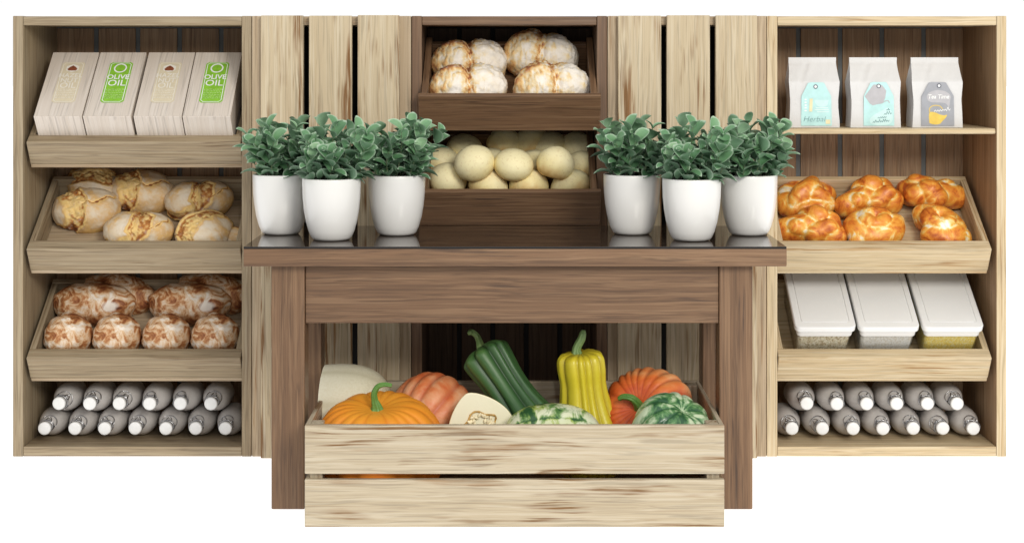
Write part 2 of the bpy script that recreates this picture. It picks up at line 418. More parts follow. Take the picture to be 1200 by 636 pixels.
def bread_mesh(name, lobes, scale, mat, sub=5, noise=.03, nsc=2.2, flat=.55, k=.03, crease_fn=None, seed=0):
    D, Fc = ico(sub)
    r, cr, _ = lobes_radius(D, lobes, k) if len(lobes) > 1 else (lobes_radius(D, lobes*2, k)[0]*0+lobes_radius(D, lobes+lobes, 1e-6)[0], np.zeros(len(D)), None)
    r = r*(1+noise*fbm(D*nsc+seed*7.3, 4))
    V = D*r[:, None]*np.array(scale)
    zb = -flat*scale[2]; V[:, 2] = np.where(V[:, 2] < zb, zb+(V[:, 2]-zb)*.12, V[:, 2])
    if crease_fn is not None: cr = crease_fn(D, cr)
    V[:, 2] -= V[:, 2].min()                 # base at z = 0
    me = mesh(name, V, Fc, mat, None, True, {'crease': cr})
    return me
def place(o, loc, rot=(0,0,0), label=None, cat=None, group=None, first=[]):
    o.location = loc; o.rotation_euler = rot
    return tag(o, label, cat, group)
def place_c(o, centre, rot, label, cat, group):
    zs = [v.co.z for v in o.data.vertices]; zc = (min(zs)+max(zs))/2
    o.rotation_euler = rot; e = rot if isinstance(rot, Euler) else Euler(rot)
    o.location = centre-e.to_matrix() @ Vector((0, 0, zc)); return tag(o, label, cat, group)
def used_copy(o, state={}):
    if state.get(o.name): 
        c = dup(o); return c
    state[o.name] = True; return o
def tilt(th, rz): return (Matrix.Rotation(th, 3, 'X') @ Matrix.Rotation(rz, 3, 'Z')).to_euler()

# rustic loaves with an open ear: a torn golden band between two brown edges
def tear(nrm, off, width, seed, depth=.10, wob=.22, extra=None):
    nrm = np.array(nrm, float); nrm /= np.linalg.norm(nrm)
    def f(D):
        s_ = D@nrm-off+wob*fbm(D*1.6+seed*4.1, 3)
        inside = np.clip(s_/.05, 0, 1)*np.clip((width-s_)/.08, 0, 1)
        edge = np.exp(-(s_/.045)**2)+.6*np.exp(-((s_-width)/.05)**2)
        tone = .42*inside+.44*edge+.18*inside*fbm(D*7+seed, 3)
        disp = -depth*inside*(.6+.8*fbm(D*6+seed*2, 3))+.05*np.exp(-((s_+.05)/.06)**2)-.06*np.exp(-(s_/.03)**2)
        if extra is not None:
            e = D@np.array(extra[:3])-extra[3]+.16*fbm(D*2.2+seed*9, 3); l = np.exp(-(e/.028)**2)*(s_ < 0)
            tone = np.maximum(tone, .62*l); disp = disp-.045*l
        return tone, disp
    return f
def torn_loaf(lobes, scale, tears, mat, name='rustic_loaf', noise=.05, flat=.55, seed=0, base_tone=.12):
    D, Fc = ico(6)
    r = lobes_radius(D, lobes, .12)[0] if len(lobes) > 1 else lobes_radius(D, lobes*2, 1e-6)[0]
    tone = np.full(len(D), 0.0); disp = 0
    for t_ in tears:
        a_, d_ = t_(D); tone = np.maximum(tone, a_); disp = disp+d_
    r = r*(1+noise*fbm(D*1.8+seed*7.3, 4)+disp)
    tone = tone+base_tone*np.clip(-D[:,2]*1.4+.1, 0, 1)*1.6+.05+.16*fbm(D*3+seed*11, 3)
    V = D*r[:, None]*np.array(scale); zb = -flat*scale[2]
    V[:, 2] = np.where(V[:, 2] < zb, zb+(V[:, 2]-zb)*.12, V[:, 2]); V[:, 2] -= V[:, 2].min()
    return mesh(name, V, Fc, mat, None, True, {'crease': np.clip(tone, 0, 1)})
rustic_a = torn_loaf([[((.10,0,0),.95),((-.15,.05,0),.92)]], (.110,.088,.078), [tear((-1,-.35,.35), .30, .50, 1, .13, extra=(.1,.5,1,.72))], M['rustic'], seed=1)
rustic_b = torn_loaf([[((-.25,0,0),.80)], [((.38,.05,0),.72)]], (.108,.094,.080), [tear((1,-.1,.1), -.04, .24, 2, .18), tear((-.7,-.3,.9), .30, .42, 5, .07, extra=(.05,.3,1,.55))], M['rustic'], seed=2)
rustic_c = torn_loaf([[((-.15,.05,.05),.90)], [((.72,-.1,-.1),.42),((.55,-.1,-.1),.46)]], (.110,.094,.074), [tear((.5,-.8,.7), .0, .62, 3, .12, extra=(-.2,.8,.6,.2))], M['rustic'], seed=3)
gb = 'floury rustic loaves on the weathered tray'
rs = [(rustic_a, 101, 243, 0, .05, 'pale rustic loaf with a split ear, nearest the weathered side panel'),
      (rustic_c, 108, 214, .0, 2.6, 'golden rustic loaf half hidden behind the loaf by the weathered side panel'),
      (rustic_a, 166, 222, .0, -.12, 'large rustic loaf high in the middle of the back row, crust split'),
      (rustic_b, 232, 233, .0, .15, 'rustic loaf with a brown cross crack at the back beside the shelf post'),
      (rustic_b, 161, 269, .0, .0, 'rustic loaf in the middle of the front row, dark crack down its centre'),
      (rustic_c, 246, 271, .0, .1, 'flat rustic loaf with a curled crust flap in the front corner')]
for src, px, py, dz, rz, lb in rs:
    o = used_copy(src); place_c(o, on_tray(TL[1], px, py, .016+.054), tilt(TH, rz), lb, 'loaf', gb)

# marbled loaves
def white_patch(D, cr): return np.clip(.45*np.exp(-((D[:,0]-.55)**2+(D[:,1]+.6)**2+(D[:,2]-.45)**2)/.12)*2.2, 0, 1)
loaf_big = bread_mesh('marbled_loaf', [[((-.3,0,0),.74),((.3,0,0),.74),((0,0,0),.80)]], (.135,.095,.088), M['marbled'], noise=.08, nsc=2.6, flat=.6, crease_fn=white_patch, seed=4)
loaf_round = bread_mesh('marbled_loaf', [[((0,0,0),.95)]], (.083,.083,.080), M['marbled'], noise=.09, nsc=2.8, flat=.62, crease_fn=lambda D, c: np.zeros(len(D)), seed=6)
gm = 'brown marbled loaves'
ms = [(loaf_big, 133, 352, .0, 3.0, 'marbled loaf behind the oval loaf at the weathered side panel'),
      (loaf_big, 244, 352, .0, 3.0, 'marbled loaf behind the oval loaf, squeezed against the shelf post'),
      (loaf_big, 111, 356, .0, -.03, 'large oval marbled loaf nearest the weathered side panel, back row'),
      (loaf_big, 223, 356, .0, -.03, 'large oval marbled loaf in the back row toward the shelf post'),
      (loaf_round, 80, 394, 0, .3, 'round marbled loaf first in the front row from the weathered side panel'),
      (loaf_round, 137, 394, 0, .3, 'round marbled loaf second in the front row from the weathered side panel'),
      (loaf_round, 195, 394, 0, .3, 'round marbled loaf third in the front row from the weathered side panel'),
      (loaf_round, 252, 394, 0, .3, 'round marbled loaf last in the front row, beside the shelf post')]
for i, (src, px, py, dz, rz, lb) in enumerate(ms):
    o = used_copy(src); hz = .055
    p = on_tray(TL[2], px, py, .016+hz)-Vector((0, -math.sin(TH), math.cos(TH)))*hz
    if i < 2: p += Vector((0, .050, .012))
    place(o, p, tilt(TH, rz), lb, 'loaf', gm)

# floury split loaves
def cleft(seed, side):
    def f(D):
        c_ = D[:,0]+.16*fbm(D*2+seed, 2); g_ = np.exp(-(c_/.20)**2)
        streak = fbm(D*np.array([13,3.5,3.5])+seed*3, 4); patch = fbm(D*2.3+seed*6, 3)
        left = np.clip((-D[:,0]*side*-1-.30)*1.6, 0, 1) if side > 0 else np.clip((-D[:,0]-.30)*1.6, 0, 1)
        back = np.clip((D@np.array([-.35,.55,.70])-.45)*2.0, 0, 1)
        low = np.clip(-D[:,2]*1.3+.05, 0, 1)
        tone = .34*g_*(1+1.8*streak)+.24*left*(1+1.2*streak)+.26*back*(1+1.6*streak)+.26*low+.26*np.clip(patch, 0, 1)+.20*streak-.04
        return np.clip(tone, 0, .62), -.15*np.exp(-(c_/.13)**2)+.05*streak
    return f
split_a = torn_loaf([[((-.30,0,0),.76),((-.22,.2,0),.66)], [((.32,-.02,.02),.74),((.28,.18,0),.66)]], (.121,.108,.104), [cleft(8, -1)], M['floury'], 'split_loaf', .09, .55, 8, 0)
split_b = torn_loaf([[((-.28,.02,0),.78),((-.25,.25,.1),.62)], [((.34,-.02,-.02),.70),((.28,.2,0),.62)]], (.121,.108,.110), [cleft(9, -1)], M['floury'], 'split_loaf', .09, .55, 12, 0)
gs = 'white-floured split loaves'
for src, px, py, rz, lb in ((split_a, 550, 70, .1, 'golden and white split loaf at the back of the top walnut tray'),
                            (split_b, 634, 62, -.1, 'brown-topped floury split loaf reaching under the top board of the walnut unit'),
                            (split_a, 549, 99, .1, 'golden floury split loaf at the front of the top walnut tray'),
                            (split_b, 648, 99, .12, 'white floury split loaf at the front of the top walnut tray, browned on its shoulder')):
    o = used_copy(src); hz = .075
    p = on_tray(TW[0], px, py, .016+hz)-Vector((0, -.5, .866))*hz
    place(o, p, tilt(R(30), rz), lb, 'loaf', gs)

# pale rolls
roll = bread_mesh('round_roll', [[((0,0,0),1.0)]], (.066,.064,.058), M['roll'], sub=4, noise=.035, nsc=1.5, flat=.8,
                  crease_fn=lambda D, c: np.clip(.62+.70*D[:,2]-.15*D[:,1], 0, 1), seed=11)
gr = 'small pale round rolls'
row_spec = [  # (px, py of the centre, height of the centre above the tray)
    ('back', [(546,172),(592,168),(621,166),(643,170),(677,170)], .05),
    ('under', [(518,186),(628,192),(681,195),(575,192)], .05),
    ('front', [(525,209),(573,216),(620,216),(668,216)], .05),
    ('upper', [(555.5,190),(602.5,190),(651.5,190)], .135)]
words_ = ['first', 'second', 'third', 'fourth', 'fifth']
rl = {'back': ['small pale roll {} in the back row, counted from the walnut side by the single gold-leaved plant'],}
roll_labels = {
    'back': ['pale roll at the far back, first of its row, above the leaves', 'pale roll at the far back, second along, half behind the raised rolls',
             'pale roll in the middle of the far back row, only its top showing', 'golden-brown pale roll in the far back row, just behind the last raised roll', 'pale roll at the far back corner, highest against the walnut side board'],
    'under': ['pale roll half hidden by the leaves, wedged at the back of the rolls tray', 'pale roll barely showing in the gap between the second and third raised rolls',
              'pale roll below the far back corner roll, touching the walnut side board', 'pale roll barely showing in the gap between the first and second raised rolls'],
    'front': ['pale roll first in the front row of the rolls tray, under the leaves', 'pale roll second in the front row of the rolls tray, sunk behind the board',
              'pale roll third in the front row of the rolls tray, sunk behind the board', 'pale roll last in the front row of the rolls tray, by the pale shelf side'],
    'upper': ['round pale roll raised on the others, first of the three big ones', 'round pale roll raised on the others, middle of the three big ones', 'round pale roll raised on the others, last of the three big ones']}
k = 0
for nm, lst, zl in row_spec:
    for (px, py), lb in zip(lst, roll_labels[nm]):
        o = used_copy(roll); k += 1
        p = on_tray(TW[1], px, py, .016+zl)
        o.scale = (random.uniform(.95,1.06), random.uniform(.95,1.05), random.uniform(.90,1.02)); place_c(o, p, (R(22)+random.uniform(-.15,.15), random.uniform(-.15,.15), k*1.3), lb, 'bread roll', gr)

# knotted buns: ropes of dough curled over each other
def rope(f, r0, r1, n=14):
    return [(f(i/(n-1)), r0+(r1-r0)*i/(n-1)) for i in range(n)]
def kn1():
    a = rope(lambda t: (.62*math.cos(5.2*t+.3), .62*math.sin(5.2*t+.3), -.12+.10*t), .46, .40)
    b_ = rope(lambda t: (-.45+.8*t, -.35+.55*t, .12+.38*math.sin(math.pi*t)), .36, .34)
    c = rope(lambda t: (.42-.5*t, -.42+.3*t, .10+.30*math.sin(2.6*t)), .34, .30)
    d = rope(lambda t: (.1+.2*t, .15+.35*t, .42-.1*t), .30, .26)
    return [a[:7], a[6:], b_, c, d]
def kn2():
    a = rope(lambda t: (-.7+.55*t, -.3+.2*t, .05+.1*t), .44, .5)
    b_ = rope(lambda t: (-.1+.2*t, .3-.1*t, .30+.15*t), .40, .42)
    c = rope(lambda t: (.62-.2*t, -.2+.5*t, .02+.25*t), .48, .40)
    d = rope(lambda t: (.15+.35*t, -.45+.2*t, .22+.22*t), .34, .30)
    e = rope(lambda t: (-.45+.3*t, -.42+.05*t, .32-.1*t), .30, .26)
    return [a, b_, c, d, e]
def kn3():
    a = rope(lambda t: (.55*math.cos(4*t+2), .5*math.sin(4*t+2), .05), .48, .5)
    b_ = rope(lambda t: (.30*math.cos(5.5*t), .32*math.sin(5.5*t), .35+.12*t), .34, .28)
    c = rope(lambda t: (-.62+.5*t, -.38+.1*t, -.02+.25*t), .40, .34)
    d = rope(lambda t: (.1+.55*t, -.42+.35*t, .1), .42, .40)
    return [a, b_[:7], b_[6:], c, d]
ks = [bread_mesh('knotted_bun', f(), sc, M['knot'], sub=5, noise=.045, nsc=2.2, flat=.5, k=.05, seed=20+i) for i, (f, sc) in enumerate(
      ((kn1, (.108,.090,.098)), (kn2, (.108,.088,.101)), (kn3, (.104,.088,.098))))]
gk = 'glossy knotted buns'
for i, px, py, rz, lb in ((0, 945, 232, .2, 'orange knotted bun in the back row beside the plant'), (1, 1017, 233, .1, 'orange knotted bun with a pale crest, middle of the back row'),
                          (1, 1091, 231, 2.9, 'wide orange knotted bun in the back row at the shelf wall'), (1, 951, 268, -.3, 'orange knotted bun at the front corner by the table, white crest on top'),
                          (2, 1024, 266, .3, 'orange knotted bun in the middle of the front row with a coiled top'), (2, 1099, 266, 2.2, 'orange knotted bun at the front, its pale side toward the shelf wall')):
    o = used_copy(ks[i]); hz = .055
    p = on_tray(TR[0], px, py, .016+hz)-Vector((0, -math.sin(TH), math.cos(TH)))*hz
    place(o, p, tilt(TH, rz), lb, 'bun', gk)

# ------------------------------------------------------------------ oil boxes
def flat(name, pts, y, mat, parent, axis='xz'):
    V = [(p[0], y, p[1]) if axis == 'xz' else (p[0], p[1], y) for p in pts]
    n = len(V); f = tuple(range(n))
    o = mesh(name, V, [f], mat, parent, False)
    return o
def ring(name, cx, cy, ro, ri, y, mat, parent, n=40, axis='xz', sx=1., flatten=None):
    V = []; Fc = []
    for i in range(n):
        a = 2*math.pi*i/n
        for r in (ro, ri):
            p = (cx+sx*r*math.cos(a), cy+r*math.sin(a)); V.append((p[0], y, p[1]) if axis == 'xz' else (p[0], p[1], y))
    for i in range(n):
        j = (i+1) % n; Fc.append((2*i, 2*j, 2*j+1, 2*i+1))
    return mesh(name, V, Fc, mat, parent, False)
def stroke_geo(pts, wd):
    pts = [Vector((p[0], p[1])) for p in pts]; V = []; Fc = []
    for i, p in enumerate(pts):
        t = (pts[min(i+1, len(pts)-1)]-pts[max(i-1, 0)]).normalized(); nrm = Vector((-t.y, t.x))*wd/2
        V += [p+nrm, p-nrm]
    for i in range(len(pts)-1): Fc.append((2*i, 2*i+1, 2*i+3, 2*i+2))
    return V, Fc
def strokes(name, lst, wd, y, mat, parent, axis='xz'):
    g = Geo()
    for k_, pts in enumerate(lst):
        V, Fc = stroke_geo(pts, wd)
        g.add([(p[0], y-.00002*k_, p[1]) if axis == 'xz' else (p[0], p[1], y+.00002*k_) for p in V], Fc)
    return g.build(name, mat, parent, False)
def lettering(name, text, size, cx, cy, y, mat, parent, axis='xz', sx=1., bold=0., shear=0.):
    cu = bpy.data.curves.new(name, 'FONT'); cu.body = text; cu.size = size; cu.align_x = 'CENTER'; cu.align_y = 'CENTER'
    cu.offset = bold; cu.shear = shear; cu.resolution_u = 3
    tmp = bpy.data.objects.new(name, cu); col.objects.link(tmp)
    dg = bpy.context.evaluated_depsgraph_get(); me = bpy.data.meshes.new_from_object(tmp.evaluated_get(dg))
    bpy.data.objects.remove(tmp); bpy.data.curves.remove(cu)
    for v in me.vertices:
        X, Yy = v.co.x*sx+cx, v.co.y+cy
        v.co = (X, y, Yy) if axis == 'xz' else (X, Yy, y)
    me.materials.clear(); me.materials.append(mat); me.name = name
    return link(bpy.data.objects.new(name, me), parent)

M['carton'] = wood('pale_wood_carton', (.66,.59,.52), (.58,.50,.42), (.73,.67,.61), (.50,.41,.33), .35, .0, .5, con=.55, lines=.15)
M['green_label'] = plain('green_label', (.23,.50,.035), .5, .12, 60)
M['cream_label'] = plain('cream_label', (.66,.58,.42), .5, .05, 60)
M['white_print'] = plain('white_print', (.86,.87,.85), .5, .02)
M['pale_print'] = plain('pale_cream_print', (.80,.76,.68), .5, .02)
M['pale_green_print'] = plain('pale_green_print', (.50,.70,.30), .5, .05)
M['nut_brown'] = plain('nut_brown', (.22,.06,.025), .5, .2, 90)
def oil_box(olive):
    root = empty('oil_box'); wd, ln, th = .1535, .313, .172
    gb_ = Geo(); V, Fc = box_geo(-wd/2, wd/2, .0035, ln, 0, th, .0008); gb_.add(V, Fc, gc=grain_coords(V, 'y'))
    V, Fc = box_geo(-wd/2, wd/2, 0, .0033, 0, th, .0012); gb_.add(V, Fc, gc=grain_coords(V, 'z')); gb_.build('carton', M['carton'], root, False)
    lw = .076; y0, y1 = .065, .262; c = .008; z = th+.0006; xo = .004
    pts = [(-lw/2+c,y0),(lw/2-c,y0),(lw/2,y0+c),(lw/2,y1-c),(lw/2-c,y1),(-lw/2+c,y1),(-lw/2,y1-c),(-lw/2,y0+c)]
    lab = flat('label', [(p[0]+xo, p[1]) for p in pts], z, M['green_label' if olive else 'cream_label'], root, 'xy')
    pr = M['white_print' if olive else 'pale_print']
    q = [(p[0]*.86+xo, (p[1]-(y0+y1)/2)*.955+(y0+y1)/2) for p in pts]
    strokes('border', [q+[q[0]]], .0022, z+.0005, pr, lab, 'xy')
    if olive:
        ring('ring', xo, .232, .0225, .0175, z+.0008, pr, lab, axis='xy', sx=.95)
        lettering('lettering', 'OLIVE', .030, xo, .1875, z+.001, pr, lab, 'xy', .92, .0006, 0)
        lettering('lettering', 'OIL', .040, xo, .158, z+.001, pr, lab, 'xy', .95, .0003, 0)
    else:
        hexo = [(xo+.024*math.cos(a)*1.0, .232+.020*math.sin(a)) for a in [R(90+60*i) for i in range(6)]]
        nut = flat('nut_badge', hexo, z+.0006, M['pale_print'], lab, 'xy')
        pts2 = [(0,.014),(.010,.006),(.0165,-.004),(.012,-.011),(-.012,-.011),(-.0165,-.004),(-.010,.006)]
        flat('nut', [(xo+a, .231+c_) for a, c_ in pts2], z+.0010, M['nut_brown'], lab, 'xy')
        lettering('lettering', 'HAZEL', .029, xo, .195, z+.001, pr, lab, 'xy', .88, .0004)
        lettering('lettering', 'NUT', .029, xo, .171, z+.001, pr, lab, 'xy', .95, .0004)
        lettering('lettering', 'OIL', .036, xo, .146, z+.001, pr, lab, 'xy', .95, .0003)
    fine = []
    for j in range(6):
        yy = .128-j*.0085; x = -.030
        while x < .027:
            l = random.uniform(.003,.010); fine.append([(x+xo, yy+random.uniform(-.001,.001)), (min(x+l,.031)+xo, yy+random.uniform(-.001,.001))]); x += l+.0025
    strokes('small_print', fine, .0022, z+.0005, M['pale_green_print'] if olive else M['pale_print'], lab, 'xy')
    return root
ob = [oil_box(False), oil_box(True)]
pb = frame_of(TL[0]) @ Vector((0, .05, .0155)); TB = R(41)
Ytop = pb.y-.172*math.sin(TB)
for i, (x0, x1, lb) in enumerate(((38.7,96,'cream-labelled hazelnut oil box next to the weathered side panel'), (97.2,153,'green-labelled olive oil box standing between the two cream-labelled boxes'),
                                  (156.3,212.6,'cream-labelled hazelnut oil box standing between the two green-labelled boxes'), (214,269.8,'green-labelled olive oil box at the end of the row by the shelf post'))):
    o = ob[i % 2] if i < 2 else dup(ob[i % 2])
    place(o, (PX((x0+x1)/2, Ytop), pb.y, pb.z), (TB, 0, 0), lb, 'oil box', 'wooden oil boxes')

# ------------------------------------------------------------------ white-lidded food boxes
M['white_plastic'] = plain('white_plastic', (.75,.75,.74), .35, .015, 8)
def clear_mat(name, tint=(1,1,1), base=.06):
    b = NB(name); lw = b.n('LayerWeight', None, Blend=.35)
    tr = b.n('BsdfTransparent', None, Color=tint+(1,)); gl = b.n('BsdfGlossy', None, Color=(1,1,1,1), Roughness=.06)
    fac = b.math('ADD', b.math('MULTIPLY', lw.outputs['Fresnel'], .55), base, True)
    b.m.use_transparent_shadow = True; mx = b.n('MixShader', None, _0=fac); b.t.links.new(tr.outputs[0], mx.inputs[1]); b.t.links.new(gl.outputs[0], mx.inputs[2])
    b.t.links.new(mx.outputs[0], b.out.inputs[0]); return b.m
M['clear'] = clear_mat('clear_plastic', (.96,.96,.95))
def grain_mat(name, cols, sc=160):
    b = NB(name); o = b.obj(); vo = b.n('TexVoronoi', None, Vector=o, Scale=float(sc), Randomness=1.0)
    s = b.n('SeparateColor', None, Color=vo.outputs['Color']).outputs[0]
    n = len(cols); c = b.ramp(s, [(i/n, cc) for i, cc in enumerate(cols)], 'CONSTANT')
    c = b.mix(b.ramp(vo.outputs['Distance'], [(.35,0.0),(.9,.35)]), c, tuple(x*.5 for x in cols[0]))
    return b.pbr(c, .6, b.bump(b.math('SUBTRACT', 1.0, vo.outputs['Distance']), .25, .0015))
M['seeds_a'] = grain_mat('mixed_seeds', [(.74,.63,.42),(.88,.80,.60),(.52,.41,.24),(.80,.73,.53),(.92,.86,.70)], 190)
M['seeds_b'] = grain_mat('white_seeds', [(.90,.88,.82),(.93,.92,.88),(.80,.75,.65),(.88,.86,.80)], 190)
M['seeds_c'] = grain_mat('yellow_grain', [(.95,.74,.17),(.97,.80,.25),(.90,.66,.12),(.95,.84,.42)], 260)
def rrect(wx, y0, y1, r, n=6):
    pts = []
    for cx, cy, a0 in ((wx-r, y1-r, 0), (-wx+r, y1-r, 90), (-wx+r, y0+r, 180), (wx-r, y0+r, 270)):
        for i in range(n+1):
            a = R(a0+90*i/n); pts.append((cx+r*math.cos(a), cy+r*math.sin(a)))
    return pts
def loft(rings):
    """Closed rings of equal length: (points, z)."""
    V = []; Fc = []; n = len(rings[0][0])
    for pts, z in rings: V += [(p[0], p[1], z) for p in pts]
    for j in range(len(rings)-1):
        for i in range(n):
            k_ = (i+1) % n; Fc.append((j*n+i, j*n+k_, (j+1)*n+k_, (j+1)*n+i))
    return V, Fc, n
def food_box(seed_mat):
    root = empty('food_box'); wx = .0985; ln = .33; hh = .160
    # lid: rounded slab with a recessed panel line
    rings = [(rrect(wx-.004,.001,ln-.001,.016), hh-.014), (rrect(wx,-.003,ln+.003,.020), hh-.012), (rrect(wx,-.003,ln+.003,.020), hh+.004), (rrect(wx-.003,-.001,ln+.001,.018), hh+.0075),
             (rrect(wx-.018,.020,ln-.016,.012), hh+.0078), (rrect(wx-.0195,.0215,ln-.0175,.011), hh+.0045), (rrect(wx-.023,.025,ln-.021,.009), hh+.0045), (rrect(wx-.0245,.0265,ln-.0225,.008), hh+.0075)]
    V, Fc, n = loft(rings); Fc.append(tuple(range(n))[::-1]); Fc.append(tuple((len(rings)-1)*n+i for i in range(n)))
    o = mesh('lid', V, Fc, M['white_plastic'], root, True); 
    md = o.modifiers.new('edges', 'EDGE_SPLIT'); md.split_angle = R(35)
    # collar under the lid
    rc = [(rrect(wx-.009,.0015,ln-.0015,.014), hh-.034), (rrect(wx-.0075,.0,ln-.0,.016), hh-.015)]
    V, Fc, n = loft(rc); mesh('collar', V, Fc, M['frosted'], root, True)
    tub = [(rrect(wx-.022,.014,ln-.014,.010), .001), (rrect(wx-.019,.011,ln-.011,.012), .006), (rrect(wx-.012,.003,ln-.003,.013), hh-.033)]
    V, Fc, n = loft(tub); Fc.append(tuple(range(n))[::-1]); mesh('tub', V, Fc, M['clear'], root, True)
    ct = [(rrect(wx-.0245,.0165,ln-.0165,.010), .003), (rrect(wx-.0225,.0145,ln-.0145,.012), .008), (rrect(wx-.0150,.0055,ln-.0055,.013), hh-.036)]
    V, Fc, n = loft(ct); Fc.append(tuple(range(n))[::-1]); Fc.append(tuple(2*n+i for i in range(n)))
    mesh('contents', V, Fc, seed_mat, root, True)
    return root
b = NB('frosted_plastic'); M['frosted'] = b.pbr((.80,.80,.79), .3, None, Alpha=.9)
Mx3 = frame_of(TR[1]); pf = Mx3 @ Vector((0, .060, .0148))
Yl = pf.y-.165*math.sin(TH)
for (x0, x1), sm, lb in (((932.5,1003.2),'seeds_a','white-lidded clear box of brown mixed seeds, first of the three from the table'), ((1005.5,1079.3),'seeds_b','white-lidded clear box of whitish seeds standing between two other boxes'),
                         ((1081.5,1154),'seeds_c','white-lidded clear box of yellow grain at the shelf wall')):
    o = food_box(M[sm]); place(o, (PX((x0+x1)/2, Yl), pf.y, pf.z), (TH, 0, 0), lb, 'food box', 'white-lidded food boxes')

# ------------------------------------------------------------------ paper tea bags
def paper_mat():
    b = NB('white_paper'); o = b.obj(); n = b.noise(o, 18, 5, .6, .5); n2 = b.noise(b.scale(o, (60,60,9)), 1, 3)
    c = b.mix(n, (.61,.605,.60), (.71,.705,.70))
    return b.pbr(c, .7, b.bump(b.math('ADD', n, b.math('MULTIPLY', n2, .5)), .5, .006))
M['paper'] = paper_mat()
M['turquoise'] = plain('turquoise_tag', (.46,.72,.71), .6, .06, 40)
M['turq_pale'] = plain('pale_turquoise_print', (.56,.77,.76), .6, .04, 40)
M['tag_grey'] = plain('grey_tag', (.32,.33,.36), .6, .06, 40)
M['print_grey'] = plain('grey_print', (.45,.44,.46), .6, .05, 40)
M['print_dark'] = plain('dark_teal_print', (.13,.26,.27), .6, .05)
M['print_yellow'] = plain('yellow_print', (.75,.53,.09), .6, .08, 50)
M['print_cream'] = plain('cream_print', (.76,.68,.42), .6, .05)
M['grommet'] = plain('dark_grommet', (.10,.11,.14), .35, .1, Metallic=.6)
def bag_body(root, seed):
    rows = 44; nx, ny = 22, 10; hz = .228
    V = []; Fc = []
    prof = [(0,.164,.088),(.01,.163,.090),(.06,.158,.088),(.09,.157,.086),(.125,.163,.086),(.148,.166,.084),(.165,.162,.062),(.19,.157,.032),(.208,.155,.012),(.212,.155,.0085),(.228,.155,.007)]
    zs = np.linspace(0, hz, rows)
    W = np.interp(zs, [p[0] for p in prof], [p[1] for p in prof]); Dp = np.interp(zs, [p[0] for p in prof], [p[2] for p in prof])
    per = []
    for i in range(nx): per.append((-.5+i/nx, -.5))
    for i in range(ny): per.append((.5, -.5+i/ny))
    for i in range(nx): per.append((.5-i/nx, .5))
    for i in range(ny): per.append((-.5, .5-i/ny))
    n = len(per)
    for z, wd, dp in zip(zs, W, Dp):
        for (u, v) in per:
            gus = 0.0
            if abs(abs(u)-.5) < 1e-6 and z > .09: gus = min(1, (z-.09)/.08)*.030*(1-abs(v)*2)*(1 if u < 0 else -1)
            V.append((u*wd+gus*.7, v*dp-(0 if v < 0 else 0), z))
    V = np.array(V)
    # front leans back above the fold: centre line of the bag moves to keep the back upright
    nz = fbm(V*np.array([16,16,12])+seed*5, 3); cz = np.clip((V[:,2]-.0)/.02, 0, 1)
    front = V[:,1] < -.003
    V[:,1] += np.where(front, .0022*nz, .002*nz)*cz*np.where(V[:,2] < .15, .35, 1)
    V[:,0] += .0022*fbm(V*14+seed*3+9, 2)*cz
    # a diagonal pinch in the upper front
    dl = (V[:,0]+.026)-(V[:,2]-.19)*.42; V[:,1] += np.where(front & (V[:,2] > .145) & (V[:,2] < .212), .003*np.exp(-(dl/.007)**2)-.002*np.exp(-((dl-.014)/.008)**2), 0)
    for j in range(rows-1):
        for i in range(n):
            k_ = (i+1) % n; Fc.append((j*n+i, j*n+k_, (j+1)*n+k_, (j+1)*n+i))
    Fc.append(tuple(range(n))[::-1]); Fc.append(tuple((rows-1)*n+i for i in range(n)))
    o = mesh('paper_bag', V, Fc, M['paper'], root, True); md = o.modifiers.new('edges', 'EDGE_SPLIT'); md.split_angle = R(40)
    return o
YF = -.0465
def tag_shape(w0, w1, h0, h1, cx=0):
    hw = w0/2; return [(cx-hw,h0),(cx+hw,h0),(cx+hw-.002,h0+(h1-h0)*.68),(cx+hw*.50,h1-.002),(cx+hw*.36,h1),(cx-hw*.36,h1),(cx-hw*.55,h1-.002),(cx-hw+.001,h0+(h1-h0)*.68)]
def grommet(tg, x, z):
    ring('grommet', x, z, .0072, .0042, YF-.0022, M['grommet'], tg, 24); flat('hole', [(x+.0042*math.cos(2*math.pi*i/20), z+.0042*math.sin(2*math.pi*i/20)) for i in range(20)][::-1], YF-.0021, M['white_print'], tg)
def curve2(ctrl, m=6): return [(p[0], p[1]) for p in spline([(c[0], c[1], 0) for c in ctrl], m)]
def script_word(x, z, s, n, sd):
    r_ = random.Random(sd); c = []
    for i in range(n*2): c.append((x+s*.45*i, z+(s*r_.choice((.45,.5,.55,1.15)) if i % 2 else s*r_.uniform(-.1,.1))+s*.04*i))
    return curve2(c, 5)
